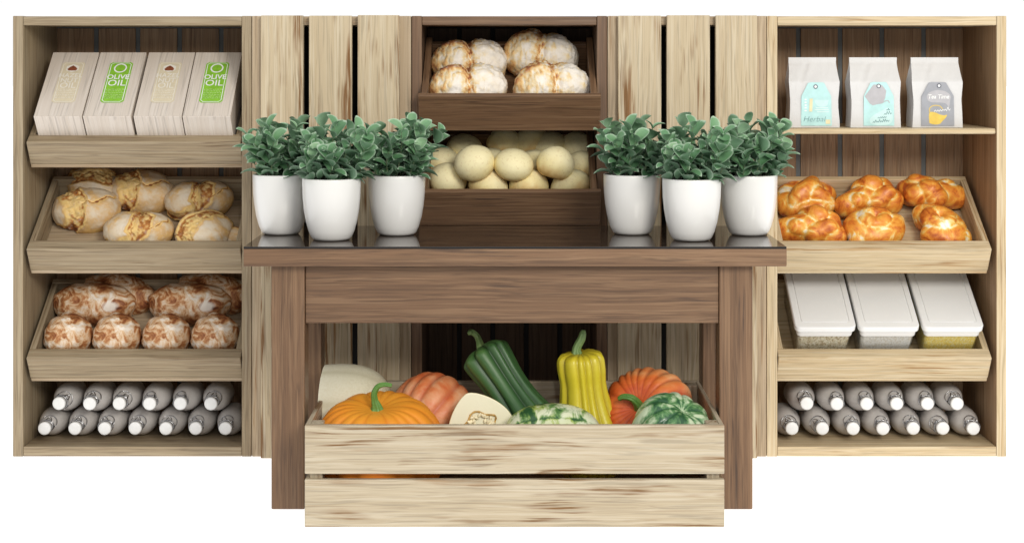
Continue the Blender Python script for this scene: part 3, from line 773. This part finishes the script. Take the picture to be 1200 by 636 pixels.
def tea_bag(kind):
    root = empty('tea_bag'); bag_body(root, kind+1)
    if kind == 0:
        tg = flat('tag', tag_shape(.100,.05,.006,.147,.006), YF-.0008, M['turquoise'], root)
        grommet(tg, .003, .133)
        flat('yellow_block', [(-.018,.052),(-.008,.052),(-.006,.094),(-.016,.094)], YF-.0016, M['print_cream'], tg)
        flat('yellow_square', [(.036,.012),(.051,.012),(.051,.026),(.036,.026)], YF-.0016, M['print_cream'], tg)
        strokes('side_print', [[(-.033,.055+.009*i),(-.026,.055+.009*i)] for i in range(5)], .004, YF-.0016, M['white_print'], tg)
        cup = curve2([(-.001,.090),(.004,.076),(.014,.068),(.028,.068),(.040,.072),(.046,.090)])
        flat('cup', cup, YF-.0012, M['turq_pale'], tg)
        strokes('fine_lines', [[(.004,.064),(.044,.064)],[(.000,.058),(.046,.058)],[(.008,.051),(.046,.051)]], .0014, YF-.0016, M['white_print'], tg)
        lettering('lettering', 'Herbal', .025, -.002, .027, YF-.002, M['print_dark'], tg, 'xz', 1.05, -.0004, .25)
    elif kind == 1:
        tg = flat('tag', tag_shape(.100,.05,.006,.148,.010), YF-.0008, M['turquoise'], root)
        flat('teabag_print', [(-.036,.102),(-.008,.140),(.020,.138),(.034,.120),(.030,.095),(.022,.080),(-.010,.072),(-.020,.078)][::-1], YF-.0013, M['print_grey'], tg)
        strokes('string_print', [curve2([(.010,.078),(.020,.080),(.030,.086),(.040,.087),(.044,.080)])], .0026, YF-.0017, M['print_grey'], tg)
        ov = curve2([(-.018,.014),(.005,.008),(.040,.010),(.054,.024),(.052,.048),(.040,.064),(.020,.056),(-.008,.040),(-.020,.026),(-.018,.014)])[:-1]
        flat('white_patch', ov, YF-.0012, M['turq_pale'], tg)
        strokes('script_print', [script_word(.026,.042,.008,4,1), script_word(.006,.030,.007,5,2), script_word(-.010,.016,.007,9,3), script_word(.034,.056,.005,3,4)], .0016, YF-.0017, M['print_dark'], tg)
        grommet(tg, .009, .135)
    else:
        tg = flat('tag', tag_shape(.108,.05,.005,.148,.000), YF-.0008, M['tag_grey'], root)
        cl = curve2([(-.032,.088),(-.036,.104),(-.022,.117),(.004,.122),(.028,.116),(.042,.102),(.040,.088),(.036,.064),(.026,.078),(-.006,.082),(-.020,.082),(-.032,.088)])[:-1]
        flat('cloud_print', cl[::-1], YF-.0012, M['print_grey'], tg)
        lettering('lettering', 'Tea Time', .019, .002, .100, YF-.002, M['white_print'], tg, 'xz', .95, .0003, .15)
        pot = curve2([(-.028,.022),(-.026,.014),(-.010,.010),(.006,.012),(.014,.020),(.024,.030),(.030,.041),(.020,.040),(.006,.043),(-.010,.050),(-.026,.050),(-.029,.036),(-.028,.022)])[:-1]
        flat('teapot_print', pot, YF-.0012, M['print_yellow'], tg)
        strokes('teapot_handle', [curve2([(-.027,.050),(-.026,.064),(-.012,.072),(.006,.070),(.016,.060)])], .0024, YF-.0016, M['print_yellow'], tg)
        strokes('script_print', [script_word(-.012,.052,.009,7,7)], .0018, YF-.0019, M['white_print'], tg)
        grommet(tg, .004, .136)
    return root
for kind, x0, x1, lb in ((0, 926, 983, 'white paper bag with a turquoise tag lettered Herbal, nearest the planks'), (1, 997.5, 1055, 'white paper bag whose turquoise tag shows a grey tea bag shape'),
                         (2, 1070, 1127.5, 'white paper bag with a grey tag and a yellow teapot on it')):
    o = tea_bag(kind); Yb = .10
    place(o, (PX((x0+x1)/2, Yb-.045), Yb, PZ(150.7,0)+.0005), (0,0,0), lb, 'tea bag', 'white paper bags on the tea shelf')

# ------------------------------------------------------------------ swing-top bottles
def bottle_mat():
    b = NB('milky_grey_bottle'); o = b.obj(); n = b.noise(b.scale(o, (40,8,40)), 1, 4, .6); n2 = b.noise(o, 160, 2)
    c = b.mix(n, (.50,.472,.45), (.61,.58,.555)); c = b.mix(b.ramp(n2, [(.5,0.0),(.7,.35)]), c, (.66,.63,.61))
    return b.pbr(c, .2, b.bump(n, .12, .003), Coat_Weight=.5, Coat_Roughness=.05, Subsurface_Weight=.0)
M['bottle'] = bottle_mat()
M['ceramic'] = plain('white_stopper', (.74,.74,.73), .4, .03, 60)
M['wire'] = plain('steel_wire', (.42,.42,.43), .25, .1, Metallic=1.0)
M['rubber'] = plain('grey_gasket', (.35,.34,.33), .6)
def make_bottle():
    root = empty('bottle')
    prof = [(.016,.020),(.0175,.024),(.0175,.031),(.0160,.034),(.0158,.046),(.0200,.056),(.0285,.067),(.0365,.080),(.0420,.096),(.0450,.114),(.046,.132),(.046,.190),(.045,.198),(.040,.203),(.0,.203)]
    fine = []
    pr = spline([(r_, h_, 0) for r_, h_ in prof], 3)
    V, Fc = lathe([(max(p[0],0), p[1]) for p in pr[:-6]]+[(.044,.199),(.040,.203),(.001,.203)], 40, 'y')
    mesh('bottle_body', V, Fc, M['bottle'], root)
    V, Fc = lathe([(.0005,.0),(.017,.0),(.0198,.0012),(.0212,.004),(.0212,.012),(.0200,.0145),(.016,.0152),(.0,.0152)], 36, 'y', False)
    mesh('stopper', V, Fc, M['ceramic'], root)
    V, Fc = lathe([(.0,.0154),(.0168,.0154),(.0168,.0198),(.0,.0198)], 28, 'y', False); mesh('gasket', V, Fc, M['rubber'], root)
    g = Geo()
    ringpts = [(.0182*math.cos(2*math.pi*i/24), .041, .0182*math.sin(2*math.pi*i/24)) for i in range(25)]
    V, Fc = tube(ringpts, .0014, 6); g.add(V, Fc)
    V, Fc = tube([(p[0]*1.02, .048, p[2]*1.02) for p in ringpts], .0013, 6); g.add(V, Fc)
    for s in (-1, 1):
        V, Fc = tube(spline([(s*.0185,.045,.004),(s*.024,.036,.009),(s*.0245,.022,.004),(s*.0225,.008,.0)], 5), .0014, 6); g.add(V, Fc)
        V, Fc = tube(spline([(s*.019,.043,-.002),(s*.025,.050,.010),(s*.020,.060,.022),(s*.008,.064,.029),(0,.064,.030)], 5), .0014, 6); g.add(V, Fc)
    V, Fc = tube(spline([(-.0235,.014,.003),(-.018,.014,.018),(0,.013,.0245),(.018,.014,.018),(.0235,.014,.003)], 5), .0013, 6); g.add(V, Fc)
    V, Fc = tube(spline([(-.010,.030,.018),(-.006,.040,.026),(0,.044,.030),(.006,.040,.026),(.010,.030,.018)], 5), .0016, 6); g.add(V, Fc)
    g.build('wire_bail', M['wire'], root)
    return root
bot = make_bottle(); first = True; ORD = ['first','second','third','fourth','fifth','sixth','seventh']
for side, ups, lows, wh in (('l', (68.7,104.7,139.4,175,211,246.8), (51.7,87.4,122.3,158,194,228.9,263.8), 'beneath the brown marbled loaves'),
                            ('r', (945.7,981,1016,1051.2,1087.2,1122), (928.3,964,1000,1035,1070.5,1105.3,1141), 'beneath the white-lidded food boxes')):
    for rowname, xs, z in (('upper', ups, .033+.0463+.0808), ('lower', lows, .033+.0466)):
        for i, px in enumerate(xs):
            o = bot if first else dup(bot); first = False
            Yc = .052+random.uniform(-.003,.003)
            place(o, (PX(px, Yc), Yc, z), (0, (random.choice([-.9,-.35,.2,.6,.9]) + random.uniform(-.1,.1)), 0),
                  'white-capped bottle, %s from left in the %s row %s' % (ORD[i], rowname, wh), 'bottle', 'stacked swing-top bottles')

# ------------------------------------------------------------------ table
tb = empty('walnut_table', (0, -.39, 0), label='walnut table with a dark glass top in front of the shelves, plants on it', cat='table')
dy = .39
LX = .5909; LO = .6857
for sx in (-1, 1):
    a, c = sorted((sx*LX, sx*LO))
    board('leg', a, c, -.637+dy, -.542+dy, .0015, .697, M['walnut'], tb, 'z', .003)
    board('leg', a, c, -.205+dy, -.110+dy, .0015, .697, M['walnut'], tb, 'z', .003)
    a, c = sorted((sx*(LO-.012), sx*(LO-.037)))
    board('apron', a, c, -.541+dy, -.206+dy, .532, .697, M['walnut'], tb, 'y')
board('apron', -LX+.001, LX-.001, -.628+dy, -.603+dy, .530, .697, M['walnut'], tb, 'x', .002)
board('apron', -LX+.001, LX-.001, -.145+dy, -.120+dy, .532, .697, M['walnut'], tb, 'x', .002)
TX0, TX1 = PX(285.3,-.68), PX(922,-.68)
board('table_top', TX0, TX1, -.680+dy, -.098+dy, .698, .7472, M['walnut'], tb, 'x', .002)
b = NB('smoked_glass'); M['glass_top'] = b.pbr((.045,.031,.022), .04, None, IOR=1.52, Specular_IOR_Level=.62)
V, Fc = box_geo(TX0+.0005, TX1-.0005, -.6795+dy, -.0985+dy, .7474, .7537, .0008, 1)
zs_ = [v[2] for v in V]
side_ = [0 if max(abs(V[i][2]-zs_[0]) for i in f) < 1e-4 or min(V[i][2] for i in f) > .7527 else 1 for f in Fc]
mesh('glass_top', V, Fc, [M['glass_top'], M['black_shade_edge']], tb, False, None, side_)
ZG = .7538

# ------------------------------------------------------------------ potted plants
b = NB('white_glazed_pot'); n = b.noise(b.obj(), 4, 2)
M['pot'] = b.pbr(b.mix(n, (.73,.722,.70), (.78,.772,.75)), .28, None, Coat_Weight=.4, Coat_Roughness=.08)
M['soil'] = plain('dark_soil', (.03,.02,.014), .95, .4, 80, .8)
def leaf_mat():
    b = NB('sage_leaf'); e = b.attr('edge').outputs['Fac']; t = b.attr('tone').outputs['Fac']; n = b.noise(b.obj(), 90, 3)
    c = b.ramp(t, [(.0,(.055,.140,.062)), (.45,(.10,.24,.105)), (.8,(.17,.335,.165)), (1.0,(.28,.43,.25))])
    c = b.mix(b.ramp(n, [(.4,0.0),(.7,.35)]), c, (.10,.20,.13))
    c = b.mix(b.ramp(e, [(.70,0.0),(1.0,.75)]), c, (.44,.56,.43))
    geo = b.n('NewGeometry'); c = b.mix(b.math('MULTIPLY', geo.outputs['Backfacing'], .35), c, (.20,.30,.22))
    p = b.pbr(c, .55, b.bump(n, .15, .001)); b.set(b.p, 'Subsurface Weight', 0.0)
    return p
M['leaf'] = leaf_mat(); M['stem'] = plain('plant_stem', (.13,.17,.09), .6, .2, 60)
def leaf_geo(g, base, direction, up, ln, wd, tone, curl):
    d = direction.normalized(); s = d.cross(up)
    if s.length < 1e-3: s = d.orthogonal()
    s.normalize(); u = s.cross(d).normalized()
    rows = [(0,.06),(.09,.50),(.24,.88),(.42,1.0),(.62,1.0),(.80,.80),(.93,.44),(1.0,.06)]
    V = []; Fc = []; E = []
    for t, wv in rows:
        c = base+d*(ln*t)+u*(-curl*ln*t*t+.10*ln*math.sin(math.pi*t))
        for q in (-1,-.55,0,.55,1):
            V.append(c+s*(q*wd*.5*wv)+u*(.20*wd*abs(q)**1.5*wv)); E.append(max(abs(q), .35 if t < .9 else 1.0))
    for j in range(len(rows)-1):
        for i in range(4): Fc.append((j*5+i, j*5+i+1, (j+1)*5+i+1, (j+1)*5+i))
    g.add(V, Fc, edge=E, tone=[tone]*len(V))
def make_plant(seed):
    r_ = random.Random(seed); root = empty('potted_plant')
    hp = .181; prof = [(.0,.003),(.040,.003),(.047,.0005),(.053,.002),(.0595,.009),(.0672,.026),(.0752,.055),(.0812,.090),(.0845,.125),(.0857,.160),(.0860,hp-.003),(.0852,hp),(.0835,hp-.001),(.0825,hp-.006),(.081,hp-.03),(.0,hp-.031)]
    V, Fc = lathe(prof, 64, 'z', False); mesh('pot', V, Fc, M['pot'], root)
    D = [(0, hp-.022)]; V, Fc = lathe([(.0805,hp-.024),(.06,hp-.018),(.03,hp-.014),(.002,hp-.012)], 32, 'z', True); mesh('soil', V, Fc, M['soil'], root)
    gl = Geo(); gs_ = Geo()
    ns = 25
    for k_ in range(ns):
        a = 2*math.pi*(k_*.618034)+r_.uniform(-.3,.3); rad = .072*math.sqrt((k_+.5)/ns)
        b0 = Vector((rad*math.cos(a), rad*math.sin(a), hp-.016))
        lean = .10+.62*(rad/.072)*r_.uniform(.35,1.1); ht = r_.uniform(.075,.180)*(1-.22*(rad/.072))
        top = b0+Vector((math.cos(a)*lean*ht*.72, math.sin(a)*lean*ht*.72, ht))+Vector((.020, 0, 0))*(ht/.12)
        mid = (b0+top)/2+Vector((r_.uniform(-.012,.012), r_.uniform(-.012,.012), .006))
        pts = [Vector(p) for p in spline([b0, mid, top], 5)]
        V, Fc = tube(pts, [.0017-.0008*i/len(pts) for i in range(len(pts))], 5); gs_.add(V, Fc)
        npair = 5; ph = r_.uniform(0, 6.28)
        for j in range(npair):
            t = .12+.88*j/(npair-1); ix = min(int(t*(len(pts)-1)), len(pts)-2)
            p = pts[ix].lerp(pts[ix+1], t*(len(pts)-1)-ix) if ix+1 < len(pts) else pts[-1]
            ax = (pts[ix+1]-pts[ix]).normalized(); ph += math.pi/2+r_.uniform(-.4,.4)
            for s in (0, math.pi):
                if j == npair-1 and s: pass
                side = ax.orthogonal().normalized(); side.rotate(Matrix.Rotation(ph+s, 3, ax))
                upw = .55+.75*t+r_.uniform(-.35,.25)
                dr = side+ax*upw
                sz = r_.uniform(.042,.068)*(1.0 if t < .9 else .85)
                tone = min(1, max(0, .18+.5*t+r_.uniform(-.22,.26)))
                leaf_geo(gl, p, dr, ax, sz, sz*r_.uniform(.62,.78), tone, r_.uniform(-.05,.30))
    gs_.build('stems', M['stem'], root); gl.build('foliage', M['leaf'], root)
    return root
pl = [make_plant(31), make_plant(32), make_plant(33)]
gp = 'white potted plants on the table'
for i, (px, py, lb) in enumerate(((329.5,277,'potted green plant at the table end by the weathered shelf, partly behind its neighbour'), (388.5,284,'white potted plant standing forward between two others, on the weathered shelf side'),
                                (465,278,'potted plant nearest the walnut unit, on the weathered shelf half of the table'), (740.5,277,'potted plant nearest the walnut unit, on the pale shelf half of the table'),
                                (810.5,284.5,'white potted plant standing forward between two others, on the pale shelf side'), (877.5,278,'potted plant at the table end in front of the pale shelf'))):
    o = pl[i % 3] if i < 3 else dup(pl[i % 3])
    d = (H-ZG)*F/(py-62-.8); Yc = d-DC+.058
    place(o, (PX(px, Yc), Yc, ZG), (0, 0, (0, .25, -.2, .12, -.1, .3)[i]), lb, 'potted plant', gp)

# ------------------------------------------------------------------ vegetable crate
CY0, CY1 = -.821, -.177; CX0, CX1 = PX(357,-.821), PX(849,-.821); ch = .281
cr = empty('vegetable_crate', ((CX0+CX1)/2, (CY0+CY1)/2, 0), label='low pale slatted wooden crate full of pumpkins and squashes under the table', cat='crate')
cx_, cy_ = -(CX0+CX1)/2, -(CY0+CY1)/2
zl = [(.002, .1325), (.1475, ch)]
for za, zb in zl:
    board('front_slat', CX0+cx_, CX1+cx_, CY0+cy_, CY0+.018+cy_, za, zb, M['crate_pine'], cr, 'x', .0025)
    board('rear_slat', CX0+cx_, CX1+cx_, CY1-.018+cy_, CY1+cy_, za, zb, M['crate_pine'], cr, 'x', .0025)
    for xa in (CX0, CX1-.012):
        board('side_slat', xa+cx_, xa+.012+cx_, CY0+.0185+cy_, CY1-.0185+cy_, za, zb-.001, M['crate_pine'], cr, 'y', .002)
for xa in (CX0+.0125, CX1-.0125-.034):
    for ya in (CY0+.0185, CY1-.0185-.06):
        board('corner_post', xa+cx_, xa+.034+cx_, ya+cy_, ya+.06+cy_, .016, ch-.002, M['crate_pine'], cr, 'z', .002)
board('bottom_board', CX0+.0125+cx_, CX1-.0125+cx_, CY0+.019+cy_, CY1-.019+cy_, .003, .015, M['pine_shaded'], cr, 'x')

def veg_mat(name, cols, groove, rough=.35, sc=14, amt=.9, coat=.25, bump=.15, stretch=(1,1,1), gcol_amt=.8):
    b = NB(name); o = b.scale(b.obj(), stretch); n = b.noise(o, sc, 5, .6, .4); n2 = b.noise(o, sc*6, 3)
    g = b.attr('groove').outputs['Fac']; hgt = b.attr('along').outputs['Fac']
    t = b.math('ADD', b.math('MULTIPLY', b.math('SUBTRACT', n, .5), amt), b.math('MULTIPLY', hgt, 1.0), True)
    c = b.ramp(t, [(i/(len(cols)-1), cc) for i, cc in enumerate(cols)])
    c = b.mix(b.math('MULTIPLY', b.ramp(g, [(.25,0.0),(1.0,1.0)]), gcol_amt), c, groove)
    c = b.mix(b.ramp(n2, [(.62,0.0),(.8,.25)]), c, cols[-1])
    return b.pbr(c, rough, b.bump(b.math('ADD', n2, n), bump, .004), Coat_Weight=coat, Coat_Roughness=.2)
def ribbed(name, profile, nrib, depth, mat, parent, nu=144, power=.6, wob=.02, seed=1, twist=0., sx=1., sy=1.):
    """profile: (radius, z) from the stem end to the blossom end."""
    pr = spline([(p[0], p[1], 0) for p in profile], 5); V = []; G = []; A = []; n = len(pr)
    zs = [p[1] for p in pr]; rmax = max(p[0] for p in pr)
    for j, p in enumerate(pr):
        for i in range(nu):
            a = 2*math.pi*i/nu; an = a+.12*math.sin(3*a+seed)+.06*math.sin(5*a+2*seed)
            rib = abs(math.sin(nrib*an/2+twist*j/n)) ** power; dr = 1-depth*(1-rib)
            r_ = max(p[0], .0004)*dr
            V.append((r_*math.cos(a)*sx, r_*math.sin(a)*sy, p[1]-(depth*.25*(1-rib)*rmax*(1 if p[1] > 0 else -.3))*min(1, p[0]/rmax*1.6)))
            G.append((1-rib)); A.append(j/(n-1))
    V = np.array(V); nz = fbm(V*9+seed*3, 3)[:, None]; ln = np.linalg.norm(V, axis=1, keepdims=True)+1e-6
    V = V*(1+wob*nz*np.minimum(1, ln/.05))
    Fc = [(j*nu+(i+1) % nu, j*nu+i, (j+1)*nu+i, (j+1)*nu+(i+1) % nu) for j in range(n-1) for i in range(nu)]
    return mesh(name, V, Fc, mat, parent, True, {'groove': G, 'along': A})
def pump_profile(Rr, Hh, dimp=.25):
    out = []
    for i in range(13):
        a = math.pi*i/12; r_ = Rr*math.sin(a)**.75 if 0 < i < 12 else 0.0; z = Hh*math.cos(a)
        z -= dimp*Hh*math.exp(-(r_/(Rr*.38))**2)*(1 if z > 0 else -.5); out.append((r_, z))
    return out
M['stem_green'] = veg_mat('green_stem', [(.05,.14,.025),(.10,.24,.045),(.18,.32,.08)], (.03,.09,.02), .5, 40, .8, .1, .4)
M['stem_pale'] = veg_mat('pale_green_stem', [(.10,.20,.06),(.20,.32,.11),(.30,.40,.18)], (.07,.14,.04), .5, 40, .8, .1, .4)
def stem(parent, ctrl, radii, mat, n=16):
    pts = spline(ctrl, 7); rr = np.interp(np.linspace(0,1,len(pts)), np.linspace(0,1,len(radii)), radii)
    V, Fc = tube(pts, list(rr), n*2, 6, .13)
    return mesh('stem', V, Fc, mat, parent, True, {'groove': [0]*len(V), 'along': [.5]*len(V)})

M['pumpkin'] = veg_mat('orange_pumpkin', [(.82,.34,.03),(.82,.27,.02),(.78,.20,.014),(.68,.11,.010)], (.60,.16,.010), .5, 9, .7, .05, .2, gcol_amt=.55)
M['pumpkin_red'] = veg_mat('reddish_pumpkin', [(.56,.10,.025),(.66,.20,.07),(.72,.33,.16),(.74,.46,.30)], (.42,.06,.02), .5, 14, 2.2, .05, .25, gcol_amt=.85)
M['pumpkin_scarlet'] = veg_mat('scarlet_pumpkin', [(.60,.09,.018),(.76,.20,.045),(.81,.38,.15),(.82,.54,.29)], (.33,.03,.008), .5, 8, 1.8, .06, .2, gcol_amt=.75)
M['zucchini'] = veg_mat('dark_green_squash', [(.10,.21,.055),(.045,.125,.032),(.032,.095,.028),(.10,.21,.085)], (.012,.040,.010), .48, 22, 1.0, .08, .2, gcol_amt=.9, stretch=(1,1,.2))
M['gourd'] = veg_mat('yellow_gourd', [(.58,.47,.03),(.68,.57,.03),(.66,.56,.035),(.70,.60,.06)], (.36,.27,.015), .4, 12, .6, .2, .2, gcol_amt=.75)
M['cream_rind'] = veg_mat('cream_rind', [(.58,.53,.36),(.70,.66,.49),(.76,.73,.58)], (.54,.50,.34), .6, 150, 1.3, .0, .25)
M['flesh'] = veg_mat('pale_flesh', [(.74,.69,.47),(.78,.74,.55),(.80,.77,.62)], (.66,.55,.26), .5, 10, .5, .1, .1)
M['seed'] = plain('squash_seeds', (.80,.70,.46), .5, .15, 90)
M['seed_brown'] = plain('seed_cavity_edge', (.46,.27,.07), .6, .3, 70)
def mottled(name, pale, green, dark, stretch, ns, thr, yellow=None):
    b = NB(name); o = b.obj(); a = b.attr('groove').outputs['Fac']; n = b.noise(b.scale(o, stretch), ns, 5, .6, .9); n2 = b.noise(o, 60, 4)
    t = b.math('ADD', b.math('ADD', n, b.math('MULTIPLY', b.math('SUBTRACT', n2, .5), .18)), b.math('MULTIPLY', a, -.16))
    c = b.ramp(t, [(thr-.14, dark), (thr-.06, green), (thr, tuple((x+y)/2 for x, y in zip(pale, green))), (thr+.06, pale)])
    if yellow: c = b.mix(b.math('MULTIPLY', b.ramp(b.noise(o, 10, 2), [(.45,0.0),(.62,1.0)]), b.ramp(t, [(thr-.12,0.0),(thr-.02,1.0),(thr+.06,.3)])), c, yellow)
    return b.pbr(c, .32, b.bump(n2, .1, .003), Coat_Weight=.25, Coat_Roughness=.15)
M['melon'] = mottled('mottled_melon', (.66,.70,.50), (.13,.26,.07), (.025,.09,.03), (1,1,1.6), 17, .44, (.42,.50,.07))
M['striped_squash'] = mottled('green_white_squash', (.52,.62,.42), (.10,.24,.085), (.022,.09,.035), (1,1,.5), 17, .50)

def veg(name, loc, rot, label, cat):
    return empty(name, loc, rot, label, cat, 'pumpkins and squashes in the crate')
# big orange pumpkin, upright, front corner
p0 = Vector((PX(444,-.61), -.608, 0)); zt = PZ(474, -.62)
v = veg('pumpkin', (p0.x, p0.y, .163), (R(13), R(-2), 0), 'bright orange ribbed pumpkin with a hooked green stem in the crate', 'pumpkin')
ribbed('body', pump_profile(.192, .155, .20), 18, .06, M['pumpkin'], v, seed=2, wob=.02)
zz = .155*.80
stem(v, [(0,0,zz-.012),(.001,0,zz+.008),(-.004,0,zz+.030),(-.004,0,zz+.052),(.008,0,zz+.072),(.028,-.002,zz+.078),(.047,-.004,zz+.075)], [.028,.015,.0095,.008,.007,.006,.005], M['stem_green'])
# reddish pumpkin lying behind it, axis toward the back
v = veg('pumpkin', (PX(507,-.42), -.40, PZ(487,-.40)), (R(-62), R(12), R(-28)), 'pinkish orange pumpkin lying on its side behind the bright orange one', 'pumpkin')
ribbed('body', pump_profile(.133, .112, .2), 13, .085, M['pumpkin_red'], v, seed=5)
# scarlet pumpkin with its stem toward the viewer
v = veg('pumpkin', (PX(760,-.40), -.40, PZ(488,-.40)), (R(62), R(0), R(-24)), 'red-orange pumpkin on its side, short green stem facing the yellow gourd', 'pumpkin')
ribbed('body', pump_profile(.148, .118, .25), 22, .075, M['pumpkin_scarlet'], v, seed=7)
zz = .118*.76
stem(v, [(0,0,zz-.012),(0,.002,zz+.008),(-.002,.008,zz+.028),(-.014,.014,zz+.046),(-.036,.014,zz+.050),(-.052,.008,zz+.046)], [.022,.014,.011,.0095,.008,.006], M['stem_green'])
# dark green ribbed squash leaning across
a0, a1 = P(566, 411, -.40), P(638, 520, -.50)
ax = (a0-a1); ln = ax.length; q = ax.normalized().to_track_quat('Z', 'Y').to_euler()
v = veg('long_squash', a1, q, 'tall dark green ribbed squash leaning in the crate, curled stem on top', 'squash')
ribbed('body', [(.0,ln+.006),(.030,ln+.012),(.056,ln+.004),(.074,ln-.010),(.075,ln-.035),(.066,ln*.66),(.069,ln*.45),(.084,ln*.22),(.096,.03),(.07,-.03),(.0,-.045)], 10, .20, M['zucchini'], v, seed=3, power=.8, wob=.015)
stem(v, [(0,0,ln),(-.004,0,ln+.018),(-.014,0,ln+.034),(-.018,0,ln+.052),(-.006,0,ln+.068),(.010,0,ln+.066)], [.018,.012,.009,.008,.008,.006], M['stem_pale'])
# yellow ribbed gourd standing
zb = PZ(520,-.42); zt = PZ(413,-.42); ht = zt-zb
v = veg('yellow_gourd', (PX(691,-.42), -.42, zb), (R(2), R(-6), 0), 'yellow ribbed gourd standing upright in the crate with a bent green stem', 'gourd')
ribbed('body', [(.0,ht),(.030,ht+.004),(.058,ht+.002),(.071,ht-.012),(.073,ht-.045),(.070,ht*.68),(.077,ht*.48),(.098,ht*.22),(.114,.0),(.110,-.05),(.075,-.095),(.0,-.11)], 13, .17, M['gourd'], v, seed=4, power=.7, wob=.035)
stem(v, [(-.010,0,ht-.006),(-.010,0,ht+.012),(-.004,0,ht+.026),(.008,-.002,ht+.044),(.014,-.002,ht+.060),(.017,-.002,ht+.070)], [.017,.012,.011,.0105,.009,.005], M['stem_pale'])
# mottled melon, long axis across the crate
v = veg('mottled_melon', (PX(648,-.63), -.64, PZ(513,-.64)), (0, R(90), R(4)), 'green and white mottled oval melon lying at the front of the crate', 'melon')
ribbed('body', [(.0,.142),(.045,.130),(.078,.095),(.096,.04),(.098,-.02),(.086,-.08),(.055,-.125),(.0,-.142)], 10, .025, M['melon'], v, seed=6, wob=.01)
# green-white lobed squash at the corner
v = veg('lobed_squash', (PX(786,-.66), -.655, PZ(510,-.655)), (R(34), R(8), R(20)), 'green and white blotched lobed squash in the corner of the crate', 'squash')
ribbed('body', [(.0,.096),(.042,.104),(.080,.092),(.107,.055),(.116,.0),(.098,-.05),(.068,-.085),(.0,-.095)], 10, .10, M['striped_squash'], v, seed=9, wob=.02)

# half squash, cut face toward the viewer
def half_squash(name, loc, rot, label, Rr, Ln, with_seeds):
    root = veg(name, loc, rot, label, 'half squash')
    # local: the cut is the plane y = 0, rind behind it (y > 0), long axis z
    nu, nv = 40, 28; V = []; Fc = []
    def rad(t): return Rr*(math.sin(math.pi*min(1,max(0,t)))**.62)*(1.0-.28*(t-.5))
    zs = [(-.5+.5*(1-math.cos(math.pi*j/nv)))*Ln for j in range(nv+1)]
    for z in zs:
        r_ = rad(z/Ln+.5)
        for i in range(nu+1):
            a = math.pi*i/nu; V.append((r_*math.cos(a), r_*math.sin(a)*.95, z))
    for j in range(nv):
        for i in range(nu): Fc.append((j*(nu+1)+i, j*(nu+1)+i+1, (j+1)*(nu+1)+i+1, (j+1)*(nu+1)+i))
    V = np.array(V); V *= (1+.02*fbm(V*12, 3))[:, None]; V[:,1] = np.maximum(V[:,1], 0)
    mesh('rind', V, Fc, M['cream_rind'], root, True, {'groove': [0]*len(V), 'along': [.5]*len(V)})
    ring_ = [(rad(z/Ln+.5), z) for z in zs]; pts = [(r_, z) for r_, z in ring_]+[(-r_, z) for r_, z in ring_[::-1]]
    C = [(0, -.0012, 0)]; Vf = []; Ff = []; A = []
    levels = [1.0,.985,.955,.7,.35]
    n = len(pts)
    for k_, s in enumerate(levels):
        for x, z in pts: Vf.append((x*s, .0004-(.0015 if k_ else 0), z*s)); A.append([1,.35,.0,.0,.0][k_])
    for k_ in range(len(levels)-1):
        for i in range(n):
            j = (i+1) % n; Ff.append((k_*n+i, k_*n+j, (k_+1)*n+j, (k_+1)*n+i))
    Ff.append(tuple((len(levels)-1)*n+i for i in range(n)))
    mesh('cut_face', Vf, Ff, M['flesh'], root, True, {'groove': A, 'along': [.4]*len(Vf)})
    if with_seeds:
        r_ = random.Random(5); g = Geo(); CZ = .006
        lump = [(.048*math.cos(a)*(1+.16*math.sin(5*a)), -.004, CZ+.040*math.sin(a)*(1+.12*math.cos(4*a))) for a in [2*math.pi*i/48 for i in range(49)]]
        V2, F2 = tube(lump, [.0018+.0014*abs(math.sin(i*1.7)) for i in range(49)], 8); g.add(V2, F2); g.build('cavity_edge', M['seed_brown'], root)
        D, Fi = ico(2); g = Geo()
        for i in range(34):
            a = r_.uniform(0, 6.28); q_ = math.sqrt(r_.random()); c = Vector((.042*q_*math.cos(a), -.005-r_.random()*.003, CZ+.034*q_*math.sin(a)))
            rot_ = Euler((r_.uniform(-.3,.3), r_.uniform(0,6.28), r_.uniform(-.3,.3))).to_matrix()
            g.add([c+rot_ @ Vector((d[0]*.0075, d[1]*.0028, d[2]*.0044)) for d in D], Fi)
        g.build('seeds', M['seed'], root)
    return root
half_squash('half_squash', (PX(563,-.58), -.585, PZ(502,-.585)), (R(-8), R(-20), R(8)), 'half squash with its cream cut face and seeds toward the viewer', .098, .215, True)
# a big squash cut across: its flat cut faces the crate's end, the netted dome points inward
root = veg('half_squash', (PX(380.5,-.36), -.36, PZ(481,-.36)), (R(0), R(90), R(-3)), 'pale netted half squash, rind outward, behind the bright orange pumpkin', 'half squash')
prof_ = [(.0,.205),(.055,.200),(.095,.180),(.122,.147),(.136,.105),(.140,.055),(.138,.015),(.137,.0)]
ribbed('rind', prof_, 7, .006, M['cream_rind'], root, seed=8, wob=.004)
V = []; Fc = []; A = []
for k_, q_ in enumerate((.985, .95, .55)):
    for i in range(72): a_ = 2*math.pi*i/72; V.append((.134*q_*math.cos(a_), .134*q_*math.sin(a_), .0004-.001*(k_ > 0))); A.append((1, 0, 0)[k_])
for k_ in range(2):
    for i in range(72): j = (i+1) % 72; Fc.append((k_*72+i, (k_+1)*72+i, (k_+1)*72+j, k_*72+j))
Fc.append(tuple(144+i for i in range(72))[::-1])
mesh('cut_face', V, Fc, M['flesh'], root, True, {'groove': A, 'along': [.4]*len(V)})
